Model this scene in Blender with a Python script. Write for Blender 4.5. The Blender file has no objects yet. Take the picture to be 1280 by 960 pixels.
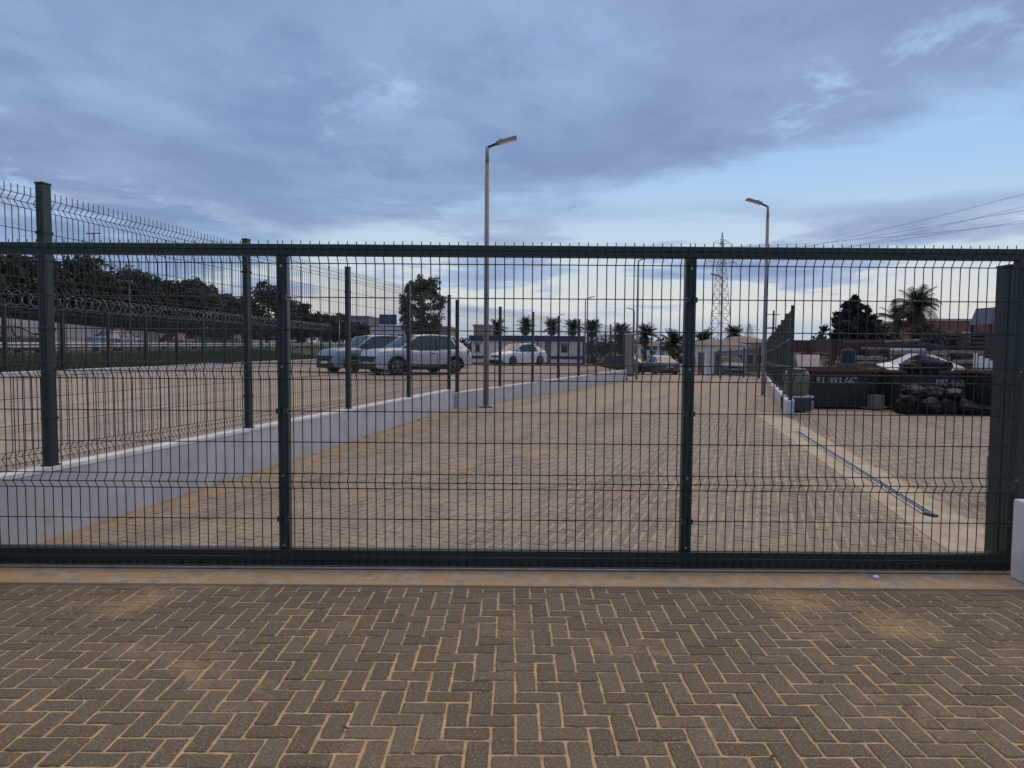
import bpy, math, random
from mathutils import Vector, Matrix, noise as mnoise
R = math.radians
random.seed(7)
scene = bpy.context.scene
COL = scene.collection

# ------------------------------------------------------------------ camera
F = 887.0; CH = 1.43; PITCH = R(3.23); ROLL = R(0.40)
cd = bpy.data.cameras.new('camera'); cam = bpy.data.objects.new('camera', cd); COL.objects.link(cam)
cd.sensor_width = 36; cd.lens = 36 * F / 1280; cd.clip_end = 6000; cd.clip_start = 0.05
RM = Matrix.Rotation(R(90) - PITCH, 3, 'X') @ Matrix.Rotation(ROLL, 3, 'Z')
cam.matrix_world = Matrix.Translation((0, 0, CH)) @ RM.to_4x4()
scene.camera = cam
scene.view_settings.view_transform = 'Standard'
scene.view_settings.look = 'None'
scene.view_settings.exposure = 0.30
scene.view_settings.gamma = 1.0
SUN_AZ = R(24); SUN_EL = R(58)          # azimuth to the right of straight ahead

def ray(px, py):
    return RM @ Vector(((px - 640) / F, (480 - py) / F, -1.0))
def P(px, py, Y):                        # the point at distance Y along a line of sight
    d = ray(px, py); return Vector((0, 0, CH)) + d * (Y / d.y)
def XZ(px, py, Y):
    p = P(px, py, Y); return p.x, p.z

# ------------------------------------------------------------------ world
world = bpy.data.worlds.new('World'); scene.world = world; world.use_nodes = True
class NT:
    def __init__(s, tree): s.t = tree; s.n = tree.nodes; s.l = tree.links
    def put(s, sock, v):
        if isinstance(v, bpy.types.NodeSocket): s.l.new(v, sock)
        elif v is not None: sock.default_value = v
    def math(s, op, a, b=None, c=None, clamp=False):
        n = s.n.new('ShaderNodeMath'); n.operation = op; n.use_clamp = clamp
        for i, v in enumerate((a, b, c)):
            if v is not None: s.put(n.inputs[i], v)
        return n.outputs[0]
    def mix(s, f, a, b, blend='MIX'):
        n = s.n.new('ShaderNodeMix'); n.data_type = 'RGBA'; n.blend_type = blend
        s.put(n.inputs[0], f)
        for i, v in ((6, a), (7, b)):
            if isinstance(v, (tuple, list)): v = tuple(v) + (1.0,) if len(v) == 3 else v
            s.put(n.inputs[i], v)
        return n.outputs[2]
    def step(s, v, lo, hi, a=0.0, b=1.0):
        n = s.n.new('ShaderNodeMapRange'); n.interpolation_type = 'SMOOTHSTEP'
        s.put(n.inputs[0], v)
        for i, q in zip((1, 2, 3, 4), (lo, hi, a, b)): n.inputs[i].default_value = q
        return n.outputs[0]
    def noise(s, vec, scale, detail=4, rough=0.5, dist=0.0, out=0, dim='3D'):
        n = s.n.new('ShaderNodeTexNoise'); n.noise_dimensions = dim
        if vec is not None: s.put(n.inputs['Vector'], vec)
        n.inputs['Scale'].default_value = scale; n.inputs['Detail'].default_value = detail
        n.inputs['Roughness'].default_value = rough; n.inputs['Distortion'].default_value = dist
        return n.outputs[out]
    def comb(s, x, y, z):
        n = s.n.new('ShaderNodeCombineXYZ')
        for i, v in enumerate((x, y, z)): s.put(n.inputs[i], v)
        return n.outputs[0]
    def sep(s, v):
        n = s.n.new('ShaderNodeSeparateXYZ'); s.put(n.inputs[0], v); return n.outputs
    def mapv(s, v, scale=(1, 1, 1), rot=(0, 0, 0), loc=(0, 0, 0)):
        n = s.n.new('ShaderNodeMapping'); s.put(n.inputs[0], v)
        n.inputs['Location'].default_value = loc; n.inputs['Rotation'].default_value = rot; n.inputs['Scale'].default_value = scale
        return n.outputs[0]

LOWX, LOWY = 0.35, 1.6
def build_world():
    t = NT(world.node_tree); t.n.clear()
    out = t.n.new('ShaderNodeOutputWorld'); bg = t.n.new('ShaderNodeBackground'); bg.inputs[1].default_value = 0.083
    sky = t.n.new('ShaderNodeTexSky'); sky.sky_type = 'NISHITA'; sky.sun_disc = False
    sky.sun_elevation = SUN_EL; sky.sun_rotation = SUN_AZ
    sky.air_density = 1.0; sky.dust_density = 1.2; sky.ozone_density = 1.5
    co = t.n.new('ShaderNodeTexCoord').outputs['Generated']
    x, y, z = t.sep(co)
    zc = t.math('MAXIMUM', z, 0.004)
    # thin high veil that whitens the clear sky, thicker near the horizon
    veil = t.step(z, -0.02, 0.42, 1.0, 0.0)
    clear = t.mix(t.math('MULTIPLY_ADD', veil, 0.22, 0.72), sky.outputs[0], t.mix(t.step(z, 0.03, 0.26), (6.9, 7.15, 7.0), (3.5, 5.9, 8.9)))
    # cloud deck laid out on a plane overhead
    zz = t.math('ADD', zc, 0.07)
    u = t.math('DIVIDE', x, zz); v = t.math('DIVIDE', y, zz)
    uv = t.comb(u, v, 0.0)
    big = t.noise(t.mapv(uv, (0.6, 0.8, 1), (0, 0, R(-14)), (3.1, 0.4, 0)), 0.6, 4, 0.5, 0.2)
    fine = t.noise(t.mapv(uv, (1.0, 0.95, 1), (0, 0, R(-14)), (1.7, 5.3, 2)), 1.5, 9, 0.62, 0.25)
    edge = t.math('MULTIPLY_ADD', u, 0.80, v)          # the deck's far edge runs across, nearer on the right
    cover = t.step(edge, 2.7, 5.6, 1.0, 0.0)
    nn = t.math('ADD', t.math('MULTIPLY', big, 0.5), t.math('MULTIPLY', fine, 0.5))
    dens = t.math('ADD', nn, t.math('MULTIPLY_ADD', cover, 0.46, -0.375))
    deck = t.step(dens, 0.36, 0.555, 0.0, 0.95)
    lit = t.noise(t.mapv(uv, (1.1, 0.9, 1), (0, 0, R(-14)), (8, 2, 0)), 1.0, 7, 0.6, 0.2)
    deckcol = t.mix(t.step(lit, 0.32, 0.70), (2.0, 2.85, 4.85), (3.0, 4.3, 6.6))
    warm = t.step(t.noise(t.mapv(uv, (1, 1, 1), (0, 0, 0), (4, 9, 1)), 0.45, 3, 0.5), 0.42, 0.65)
    deckcol = t.mix(t.math('MULTIPLY', warm, 0.45), deckcol, (2.50, 2.92, 4.85))
    wisp = t.noise(t.mapv(uv, (1.2, 0.95, 1), (0, 0, R(-14)), (12.3, 7.7, 4)), 2.4, 9, 0.66, 0.2)
    patchy = t.step(t.noise(t.mapv(uv, (1, 1, 1), (0, 0, 0), (2.2, 1.1, 7)), 0.8, 2, 0.5), 0.45, 0.62)
    gap = t.math('MULTIPLY', t.math('MULTIPLY', t.step(wisp, 0.50, 0.66), patchy), 0.75)
    deckcol = t.mix(gap, deckcol, (4.3, 6.2, 9.0))
    shade = t.math('MULTIPLY', t.step(wisp, 0.34, 0.48, 1.0, 0.0), 0.35)
    deckcol = t.mix(shade, deckcol, (1.75, 2.45, 4.3))
    c1 = t.mix(deck, clear, deckcol)
    # low flat banks above the horizon
    lowv = t.mapv(co, (2.2, 2.2, 13), (0, 0, 0), (LOWX, LOWY, 0.25))
    low = t.noise(lowv, 1.3, 8, 0.55, 0.1)
    band = t.math('MULTIPLY', t.step(z, 0.028, 0.055), t.step(z, 0.13, 0.21, 1.0, 0.0))
    lowm = t.math('MULTIPLY', t.math('MULTIPLY', t.step(low, 0.495, 0.55), band), 0.95)
    c2 = t.mix(lowm, c1, t.mix(t.step(low, 0.52, 0.66), (3.9, 4.9, 6.9), (2.3, 3.1, 5.3)))
    # blue haze bank lying on the horizon, a little pink above it
    hz = t.math('MULTIPLY', t.step(z, 0.020, 0.045, 1.0, 0.0), 0.65)
    c3 = t.mix(hz, c2, (3.9, 4.8, 6.3))
    pk = t.math('MULTIPLY', t.step(t.noise(lowv, 1.0, 3), 0.5, 0.62), t.math('MULTIPLY', t.step(z, 0.02, 0.04), t.step(z, 0.05, 0.085, 1.0, 0.0)))
    c3 = t.mix(t.math('MULTIPLY', pk, 0.28), c3, (7.2, 5.5, 5.5))
    t.l.new(c3, bg.inputs[0]); t.l.new(bg.outputs[0], out.inputs[0])
build_world()

sl = bpy.data.lights.new('sun', 'SUN'); sun = bpy.data.objects.new('sun', sl); COL.objects.link(sun)
sl.energy = 1.5; sl.angle = R(85); sl.color = (1.0, 0.74, 0.48)
sd = Vector((math.sin(SUN_AZ) * math.cos(SUN_EL), math.cos(SUN_AZ) * math.cos(SUN_EL), math.sin(SUN_EL)))
sun.rotation_euler = sd.to_track_quat('Z', 'Y').to_euler()

# ------------------------------------------------------------------ materials
MATS = {}
def mat(name, col, rough=0.7, metal=0.0, col2=None, scale=3.0, amt=0.6, bump=0.0, bscale=None, island=0.0, spec=None, detail=5, coat=0.0, lo=0.35, hi=0.65, third=None):
    if name in MATS: return MATS[name]
    m = bpy.data.materials.new(name); m.use_nodes = True; MATS[name] = m
    t = NT(m.node_tree); b = t.n['Principled BSDF']
    b.inputs['Roughness'].default_value = rough; b.inputs['Metallic'].default_value = metal
    if spec is not None: b.inputs['Specular IOR Level'].default_value = spec
    if coat: b.inputs['Coat Weight'].default_value = coat; b.inputs['Coat Roughness'].default_value = 0.06
    geo = t.n.new('ShaderNodeNewGeometry'); pos = geo.outputs['Position']
    c2 = col2 if col2 else tuple(c * 0.72 for c in col)
    nz = t.noise(pos, scale, detail, 0.6)
    c = t.mix(t.math('MULTIPLY', t.step(nz, lo, hi), amt), col, c2)
    if third:
        c3, s3, l3, h3 = third
        c = t.mix(t.step(t.noise(pos, s3, 4, 0.6), l3, h3), c, c3)
    if island:
        ri = geo.outputs['Random Per Island']
        k = t.math('MULTIPLY_ADD', ri, island, 1 - island / 2)
        c = t.mix(1.0, c, t.comb(k, k, k), 'MULTIPLY')
    t.l.new(c, b.inputs['Base Color'])
    if bump:
        bp = t.n.new('ShaderNodeBump'); bp.inputs['Strength'].default_value = bump; bp.inputs['Distance'].default_value = 0.01
        t.l.new(t.noise(pos, bscale or scale * 8, 4, 0.6), bp.inputs['Height']); t.l.new(bp.outputs[0], b.inputs['Normal'])
    return m
M_green = mat('dark_green_paint', (0.017, 0.038, 0.035), 0.38, 0, (0.010, 0.024, 0.022), 3, 0.6, 0.06, 40, third=((0.050, 0.052, 0.045), 7, 0.60, 0.85))
M_wire = mat('green_coated_wire', (0.016, 0.028, 0.027), 0.5, 0, (0.010, 0.018, 0.018), 6, 0.6)
M_galv = mat('galvanised_steel', (0.42, 0.43, 0.45), 0.42, 0.75, (0.30, 0.31, 0.33), 9, 0.7)
M_lamp = mat('grey_lamp_steel', (0.30, 0.29, 0.29), 0.5, 0.25, (0.23, 0.225, 0.225), 5, 0.7)
M_dark = mat('dark_metal', (0.022, 0.024, 0.027), 0.6, 0.0)
M_black = mat('black_plastic', (0.012, 0.012, 0.013), 0.45)
M_wall = mat('painted_wall', (0.52, 0.53, 0.55), 0.85, 0, (0.43, 0.44, 0.46), 2.2, 0.8, 0.08, 60, third=((0.34, 0.33, 0.31), 2.6, 0.52, 0.78))
M_cap = mat('wall_cap_paint', (0.80, 0.80, 0.78), 0.8, 0, (0.55, 0.55, 0.53), 4, 0.7)
M_plaster = mat('pillar_render', (0.78, 0.76, 0.74), 0.9, 0, (0.55, 0.53, 0.50), 4, 0.8, 0.15, 70)
M_conc = mat('concrete', (0.44, 0.36, 0.27), 0.9, 0, (0.27, 0.215, 0.155), 7, 0.9, 0.4, 90, third=((0.47, 0.31, 0.15), 4.1, 0.45, 0.66))
M_sand = mat('joint_sand', (0.56, 0.385, 0.20), 0.95, 0, (0.38, 0.26, 0.14), 14, 0.9, 0.3, 220)
M_sand2 = mat('drift_sand', (0.40, 0.29, 0.175), 0.95, 0, (0.27, 0.21, 0.15), 7, 0.9, 0.3, 160)
M_white = mat('white_paint', (0.78, 0.78, 0.77), 0.6, 0, (0.66, 0.66, 0.65), 2, 0.6)
M_cream = mat('cabin_cream', (0.84, 0.76, 0.70), 0.7, 0, (0.62, 0.53, 0.47), 1.2, 0.6)
M_navy = mat('navy_trim', (0.028, 0.045, 0.085), 0.5)
M_teal = mat('grey_green_door', (0.14, 0.19, 0.18), 0.6)
M_glass = mat('dark_window_glass', (0.03, 0.035, 0.045), 0.06, 0, (0.022, 0.026, 0.034), 3, 0.5, spec=0.9)
M_tyre = mat('tyre_rubber', (0.016, 0.016, 0.017), 0.85)
M_rim = mat('alloy_rim', (0.45, 0.46, 0.48), 0.3, 0.85)
M_red = mat('red_lens', (0.35, 0.02, 0.02), 0.2)
M_lens = mat('clear_lens', (0.65, 0.68, 0.72), 0.12, 0.3)
M_bark = mat('bark', (0.10, 0.075, 0.055), 0.95, 0, (0.06, 0.045, 0.035), 8, 0.8, 0.5)

def leafmat(name, a, b):
    return mat(name, a, 0.7, 0, b, 0.9, 0.9, island=0.7, spec=0.25)
M_leafdark = leafmat('dark_leaf', (0.072, 0.074, 0.052), (0.042, 0.047, 0.034))
M_leafmid = leafmat('mid_leaf', (0.105, 0.125, 0.080), (0.060, 0.076, 0.050))
M_leafolive = leafmat('olive_leaf', (0.095, 0.105, 0.055), (0.055, 0.065, 0.035))
M_leafblue = leafmat('conifer_leaf', (0.035, 0.050, 0.045), (0.020, 0.030, 0.028))
M_palm = leafmat('palm_leaf', (0.060, 0.080, 0.045), (0.035, 0.048, 0.030))
M_palmdry = leafmat('palm_skirt_leaf', (0.16, 0.12, 0.075), (0.10, 0.08, 0.05))
M_grass = leafmat('verge_grass', (0.105, 0.150, 0.050), (0.060, 0.095, 0.034))

def brickmat(name, ca, cb, cc, k):
    m = bpy.data.materials.new(name); m.use_nodes = True
    t = NT(m.node_tree); b = t.n['Principled BSDF']; b.inputs['Roughness'].default_value = 0.92; b.inputs['Specular IOR Level'].default_value = 0.3
    geo = t.n.new('ShaderNodeNewGeometry'); pos = geo.outputs['Position']
    oi = t.n.new('ShaderNodeObjectInfo').outputs['Random']
    rnd = t.math('FRACT', t.math('ADD', geo.outputs['Random Per Island'], oi))
    base = t.mix(rnd, ca, cb)
    base = t.mix(t.step(t.noise(pos, 0.9, 4, 0.6), 0.35, 0.7, 0, 0.6), base, cc)
    sp = t.noise(pos, 105, 3, 0.8)
    base = t.mix(t.step(sp, 0.52, 0.66, 0, 0.75 * k), base, (0.38, 0.29, 0.21))
    base = t.mix(t.step(sp, 0.30, 0.44, 0.75 * k, 0), base, (0.045, 0.036, 0.030))
    # dust and sand lying on the blocks
    d1 = t.noise(pos, 0.85, 6, 0.65, 0.4); d2 = t.noise(pos, 42, 3, 0.7)
    dust = t.math('MULTIPLY', t.step(t.math('ADD', d1, t.math('MULTIPLY', d2, 0.20)), 0.64, 0.84), 0.85)
    base = t.mix(dust, base, (0.50, 0.32, 0.155))
    base = t.mix(t.step(t.noise(pos, 60, 4, 0.7), 0.5, 0.75, 0, 0.22), base, (0.36, 0.26, 0.16))
    if k < 1:
        pr_ = t.mapv(pos, (1, 1, 1), (0, 0, math.atan(0.30)))
        tk = t.noise(t.mapv(pr_, (1.5, 0.10, 1)), 1.0, 5, 0.6, 0.3)
        base = t.mix(t.step(tk, 0.50, 0.66, 0, 0.45), base, (0.135, 0.112, 0.092))
        base = t.mix(t.step(tk, 0.30, 0.44, 0.40, 0), base, (0.42, 0.32, 0.205))
    t.l.new(base, b.inputs['Base Color'])
    bp = t.n.new('ShaderNodeBump'); bp.inputs['Strength'].default_value = 0.5; bp.inputs['Distance'].default_value = 0.004
    t.l.new(t.noise(pos, 170, 3, 0.7), bp.inputs['Height']); t.l.new(bp.outputs[0], b.inputs['Normal'])
    return m
M_brick = brickmat('paver_block', (0.112, 0.085, 0.054), (0.172, 0.133, 0.088), (0.135, 0.112, 0.078), 1.0)
M_brickin = brickmat('dusty_paver_block', (0.262, 0.218, 0.172), (0.322, 0.272, 0.218), (0.228, 0.198, 0.166), 0.45)
def farpave(name, rot, a, b, sandc, lo, hi):
    m = bpy.data.materials.new(name); m.use_nodes = True
    t = NT(m.node_tree); bs = t.n['Principled BSDF']; bs.inputs['Roughness'].default_value = 0.92; bs.inputs['Specular IOR Level'].default_value = 0.3
    pos = t.n.new('ShaderNodeNewGeometry').outputs['Position']
    p = t.mapv(pos, (1, 1, 1), (0, 0, rot))
    c = t.mix(t.noise(p, 2.2, 6, 0.7), a, b)
    bt = t.n.new('ShaderNodeTexBrick'); t.l.new(p, bt.inputs['Vector']); bt.inputs['Scale'].default_value = 1.0
    bt.inputs['Brick Width'].default_value = 0.18; bt.inputs['Row Height'].default_value = 0.09; bt.inputs['Mortar Size'].default_value = 0.012
    for k, q in (('Color1', (1, 1, 1, 1)), ('Color2', (0.8, 0.8, 0.8, 1)), ('Mortar', (0, 0, 0, 1))): bt.inputs[k].default_value = q
    c = t.mix(bt.outputs['Fac'], t.mix(1.0, c, bt.outputs['Color'], 'MULTIPLY'), sandc)
    d = t.math('ADD', t.noise(p, 0.45, 7, 0.68, 0.5), t.math('MULTIPLY', t.noise(p, 6, 4, 0.7), 0.12))
    c = t.mix(t.step(d, lo, hi, 0, 0.8), c, sandc)
    e = t.noise(t.mapv(p, (1.5, 0.10, 1)), 1.0, 6, 0.62, 0.3)
    c = t.mix(t.step(e, 0.50, 0.66, 0, 0.55), c, tuple(q * 0.60 for q in a))
    c = t.mix(t.step(e, 0.30, 0.44, 0.5, 0), c, sandc)
    w = t.noise(p, 0.9, 6, 0.7, 0.3)
    c = t.mix(t.step(w, 0.50, 0.70, 0, 0.5), c, tuple(q * 0.68 for q in a))
    t.l.new(c, bs.inputs['Base Color'])
    return m
YROT = math.atan(0.355)
M_yard = farpave('yard_paving', YROT, (0.250, 0.212, 0.174), (0.305, 0.262, 0.218), (0.43, 0.325, 0.215), 0.56, 0.78)
M_lot = farpave('lot_paving', R(11), (0.285, 0.245, 0.204), (0.355, 0.308, 0.260), (0.47, 0.365, 0.25), 0.55, 0.78)
M_soil = mat('dry_soil', (0.17, 0.14, 0.09), 0.95, 0, (0.10, 0.10, 0.05), 0.12, 0.9)
M_asphalt = mat('asphalt', (0.055, 0.055, 0.058), 0.9, 0, (0.042, 0.042, 0.044), 0.6, 0.8)

# ------------------------------------------------------------------ mesh helpers
class MB:
    def __init__(s): s.v = []; s.f = []
    def add(s, vs, fs):
        o = len(s.v); s.v += [tuple(q) for q in vs]; s.f += [tuple(i + o for i in f) for f in fs]; return s
    def box(s, c, d, rz=0.0, taper=1.0):
        x, y, z = (q / 2 for q in d); ca, sa = math.cos(rz), math.sin(rz); vs = []
        for sz in (-1, 1):
            k = taper if sz > 0 else 1.0
            for a, b in ((-1, -1), (1, -1), (1, 1), (-1, 1)):
                X, Y = a * x * k, b * y * k
                vs.append((c[0] + X * ca - Y * sa, c[1] + X * sa + Y * ca, c[2] + sz * z))
        return s.add(vs, [(3, 2, 1, 0), (4, 5, 6, 7), (0, 1, 5, 4), (1, 2, 6, 5), (2, 3, 7, 6), (3, 0, 4, 7)])
    def bb(s, x0, x1, y0, y1, z0, z1):
        return s.box(((x0 + x1) / 2, (y0 + y1) / 2, (z0 + z1) / 2), (x1 - x0, y1 - y0, z1 - z0))
    def tube(s, pts, r, n=6, cap=True):
        pts = [Vector(p) for p in pts]; m = len(pts)
        rs = r if isinstance(r, (list, tuple)) else [r] * m
        vs = []; up = Vector((0.0123, 0.0311, 1.0))
        for i, p in enumerate(pts):
            d = (pts[min(i + 1, m - 1)] - pts[max(i - 1, 0)]).normalized()
            a = up if abs(d.z) < 0.9 else Vector((1, 0.01, 0))
            e1 = d.cross(a).normalized(); e2 = d.cross(e1).normalized()
            for k in range(n):
                an = 2 * math.pi * (k + 0.5) / n
                vs.append(p + (e1 * math.cos(an) + e2 * math.sin(an)) * rs[i])
        fs = [(i * n + k, i * n + (k + 1) % n, (i + 1) * n + (k + 1) % n, (i + 1) * n + k) for i in range(m - 1) for k in range(n)]
        if cap: fs += [tuple(range(n))[::-1], tuple((m - 1) * n + k for k in range(n))]
        return s.add(vs, fs)
    def bar(s, p, q, w, h):
        p, q = Vector(p), Vector(q); d = (q - p).normalized()
        a = Vector((0, 0, 1)) if abs(d.z) < 0.95 else Vector((0, 1, 0))
        e = d.cross(a).normalized() * w / 2; u = e.cross(d).normalized() * h / 2
        vs = [o + i * e + j * u for o in (p, q) for i, j in ((-1, -1), (1, -1), (1, 1), (-1, 1))]
        return s.add(vs, [(3, 2, 1, 0), (4, 5, 6, 7), (0, 1, 5, 4), (1, 2, 6, 5), (2, 3, 7, 6), (3, 0, 4, 7)])
    def prism(s, poly, y0, y1):            # polygon in x,z pushed along y
        n = len(poly)
        vs = [(a, y0, b) for a, b in poly] + [(a, y1, b) for a, b in poly]
        return s.add(vs, [tuple(range(n)), tuple(range(2 * n - 1, n - 1, -1))] + [(i, n + i, n + (i + 1) % n, (i + 1) % n) for i in range(n)])
    def slab(s, poly, z0, z1):
        n = len(poly); vs = [(a, b, z0) for a, b in poly] + [(a, b, z1) for a, b in poly]
        return s.add(vs, [tuple(range(n))[::-1], tuple(range(n, 2 * n))] + [(i, (i + 1) % n, n + (i + 1) % n, n + i) for i in range(n)])
    def lathe(s, prof, n=16, c=(0, 0, 0), axis='z'):
        vs = []
        for r, h in prof:
            for k in range(n):
                a = 2 * math.pi * k / n; A, B = r * math.cos(a), r * math.sin(a)
                p = (A, B, h) if axis == 'z' else ((A, h, B) if axis == 'y' else (h, A, B))
                vs.append((p[0] + c[0], p[1] + c[1], p[2] + c[2]))
        m = len(prof)
        fs = [(i * n + k, i * n + (k + 1) % n, (i + 1) * n + (k + 1) % n, (i + 1) * n + k) for i in range(m - 1) for k in range(n)]
        fs += [tuple(range(n))[::-1], tuple((m - 1) * n + k for k in range(n))]
        return s.add(vs, fs)
    def mesh(s, name, m=None, smooth=False):
        me = bpy.data.meshes.new(name); me.from_pydata(s.v, [], s.f); me.update()
        if m: me.materials.append(m)
        if smooth: me.shade_smooth()
        return me
    def build(s, name, m, parent=None, smooth=False, bevel=0.0):
        o = put(name, s.mesh(name, m, smooth), parent)
        if bevel:
            b = o.modifiers.new('bevel', 'BEVEL'); b.width = bevel; b.segments = 2; b.limit_method = 'ANGLE'
        return o
def put(name, me, parent=None, loc=None, rz=None):
    o = bpy.data.objects.new(name, me); COL.objects.link(o)
    if parent: o.parent = parent
    if loc is not None: o.location = loc
    if rz is not None: o.rotation_euler = (0, 0, rz)
    return o
def tag(o, label=None, cat=None, group=None, kind=None):
    if label: o['label'] = label
    if cat: o['category'] = cat
    if group: o['group'] = group
    if kind: o['kind'] = kind
    return o
def thing(name, label, cat, loc=(0, 0, 0), rz=0.0, group=None):
    return tag(put(name, None, None, loc, rz), label, cat, group)
def struct(o): o['kind'] = 'structure'; return o
def copy_tree(o, parent=None):
    c = o.copy(); COL.objects.link(c); c.parent = parent
    for ch in list(o.children): copy_tree(ch, c)
    return c

# ------------------------------------------------------------------ terrain
ZR = [(-30, 0), (15, 0), (22, -0.10), (36, -0.30), (56, -0.86), (80, -1.15), (140, -1.3), (3000, -1.6)]
def zr(Y):
    for (a, za), (b, zb) in zip(ZR, ZR[1:]):
        if Y <= b: return za + (zb - za) * (Y - a) / (b - a)
    return ZR[-1][1]
def lotz(Y): return 0.45 - 0.0095 * Y
WX = lambda Y: -3.40 + 0.197 * (Y - 5.2)          # centre line of the near low wall
WX2 = lambda Y: -1.32 + 0.366 * (Y - 15.6)        # centre line of the far low wall
RX = lambda Y: 5.62 + 0.338 * (Y - 14.3)          # right-hand fence

g = MB()
for (a, za), (b, zb) in zip(ZR, ZR[1:]):
    g.add([(-2500, a, za - 0.05), (2500, a, za - 0.05), (2500, b, zb - 0.05), (-2500, b, zb - 0.05)], [(0, 1, 2, 3)])
struct(g.build('ground', M_soil))
y = MB(); ys = [4.62, 8, 15, 22, 29, 36, 46, 56, 68, 80]
for a, b in zip(ys, ys[1:]):
    za = zr(a) - (0.012 if a < 15.1 else 0); zb = zr(b) - (0.012 if b < 15.1 else 0)
    y.add([(-6, a, za), (40, a, za), (40, b, zb), (-6, b, zb)], [(0, 1, 2, 3)])
yard = struct(y.build('yard', M_yard))
l = MB(); Ya, Yk, Yb = 2.0, 15.6, 62.0
l.add([(-14.9, Ya, lotz(Ya)), (WX(Ya), Ya, lotz(Ya)), (WX(Yk), Yk, lotz(Yk)), (-14.9, Yk, lotz(Yk)),
       (WX2(34), 34, lotz(34)), (-14.9, 34, lotz(34)), (6.2, Yb, lotz(Yb)), (-14.9, Yb, lotz(Yb)), (6.4, Yb + 1.5, -1.2), (-14.9, Yb + 1.5, -1.2), (WX2(34) + 0.2, 34, zr(34) - 0.1), (7.0, Yb, -1.2)],
      [(0, 1, 2, 3), (3, 2, 4, 5), (5, 4, 6, 7), (7, 6, 8, 9), (4, 10, 11, 6)])
struct(l.build('parking_lot', M_lot))

# ------------------------------------------------------------------ paving blocks
U = 0.090
def herring(i, j):
    k = (i - j) % 4
    return 'H' if k == 0 else ('V' if k == 3 else None)
base = MB(); gx0, gx1, gy0, gy1, gs = -3.4, 3.4, 2.0, 4.14, 0.0135
nx_, ny_ = int((gx1 - gx0) / gs), int((gy1 - gy0) / gs); sv = []
for j in range(ny_ + 1):
    for i in range(nx_ + 1):
        X, Y_ = gx0 + (gx1 - gx0) * i / nx_, gy0 + (gy1 - gy0) * j / ny_
        q = Vector((X, Y_, 3.3)); big_ = mnoise.noise(q * 1.1) + 0.6 * mnoise.noise(q * 3.1)
        z_ = -0.0040 + 0.0020 * mnoise.noise(q * 9) + 0.0016 * mnoise.noise(q * 38) + 0.0045 * max(0.0, big_ - 0.62)
        sv.append((X, Y_, min(z_, -0.0031 + 0.0006 * mnoise.noise(q * 60))))
base.add(sv, [(j * (nx_ + 1) + i, j * (nx_ + 1) + i + 1, (j + 1) * (nx_ + 1) + i + 1, (j + 1) * (nx_ + 1) + i) for j in range(ny_) for i in range(nx_)])
for r_ in ((-9, -3.4, -4, 4.14), (3.4, 9, -4, 4.14), (-3.4, 3.4, -4, 2.0)):
    base.add([(r_[0], r_[2], -0.005), (r_[1], r_[2], -0.005), (r_[1], r_[3], -0.005), (r_[0], r_[3], -0.005)], [(0, 1, 2, 3)])
fore = struct(base.build('forecourt_paving', M_sand, None, True))
def brickmesh(w, d, sd):
    rr = random.Random(sd); m = MB(); e = 0.0045; x, y = w / 2, d / 2
    jit = lambda: rr.uniform(-0.0022, 0.0022)
    q = [(-x, -y), (x, -y), (x, y), (-x, y)]
    pts = []
    for k in range(4):                       # corners knocked off
        (x0, y0), (x1, y1) = q[k], q[(k + 1) % 4]
        for f in (0.04, 0.35, 0.68, 0.96): pts.append((x0 + (x1 - x0) * f + jit(), y0 + (y1 - y0) * f + jit()))
    n = len(pts)
    vs = [(a, b, -0.03) for a, b in pts] + [(a, b, -0.004) for a, b in pts] + [(a * (1 - e / x), b * (1 - e / y), 0) for a, b in pts]
    fs = [(r * n + i, r * n + (i + 1) % n, (r + 1) * n + (i + 1) % n, (r + 1) * n + i) for r in (0, 1) for i in range(n)] + [tuple(range(2 * n, 3 * n))]
    return m.add(vs, fs)
VAR = [brickmesh(2 * U - 0.0098, U - 0.0098, s).mesh('paving_block', M_brick) for s in range(6)]
cands = []
for i in range(-60, 61):
    for j in range(-2, 60):
        k = herring(i, j)
        if not k: continue
        cx, cy = ((i + 1) * U, (j + 0.5) * U) if k == 'H' else ((i + 0.5) * U, (j + 1) * U)
        cx += 0.022; cy += 0.6
        if cy > 4.25 or cy < 1.0: continue
        d = cam.matrix_world.inverted() @ Vector((cx, cy, 0))
        px, py = 640 + F * d.x / -d.z, 480 - F * d.y / -d.z
        inv = -10 < px < 1290 and py < 975
        cands.append((cy, cx, k, inv))
cands.sort()
rest = MB(); nobj = 0
for cy, cx, k, inv in cands:
    rz = (0 if k == 'H' else R(90)) + random.uniform(-0.012, 0.012)
    tx, ty = random.uniform(-0.010, 0.010), random.uniform(-0.010, 0.010); dz = random.uniform(-0.0014, 0.0018)
    if random.random() < 0.5: rz += math.pi
    if inv and nobj < 300:
        o = put('paving_block', random.choice(VAR), fore, (cx, cy, dz)); o.rotation_euler = (tx, ty, rz); nobj += 1
    elif -2.6 < cx < 3.6 or cy > 2.0:
        me = random.choice(VAR); mt = Matrix.Translation((cx, cy, dz)) @ Matrix.Rotation(rz, 4, 'Z') @ Matrix.Rotation(tx, 4, 'X')
        rest.add([mt @ v.co for v in me.vertices], [tuple(p.vertices) for p in me.polygons])
tag(rest.build('outer_paving_blocks', M_brick, fore), kind='stuff')
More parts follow.
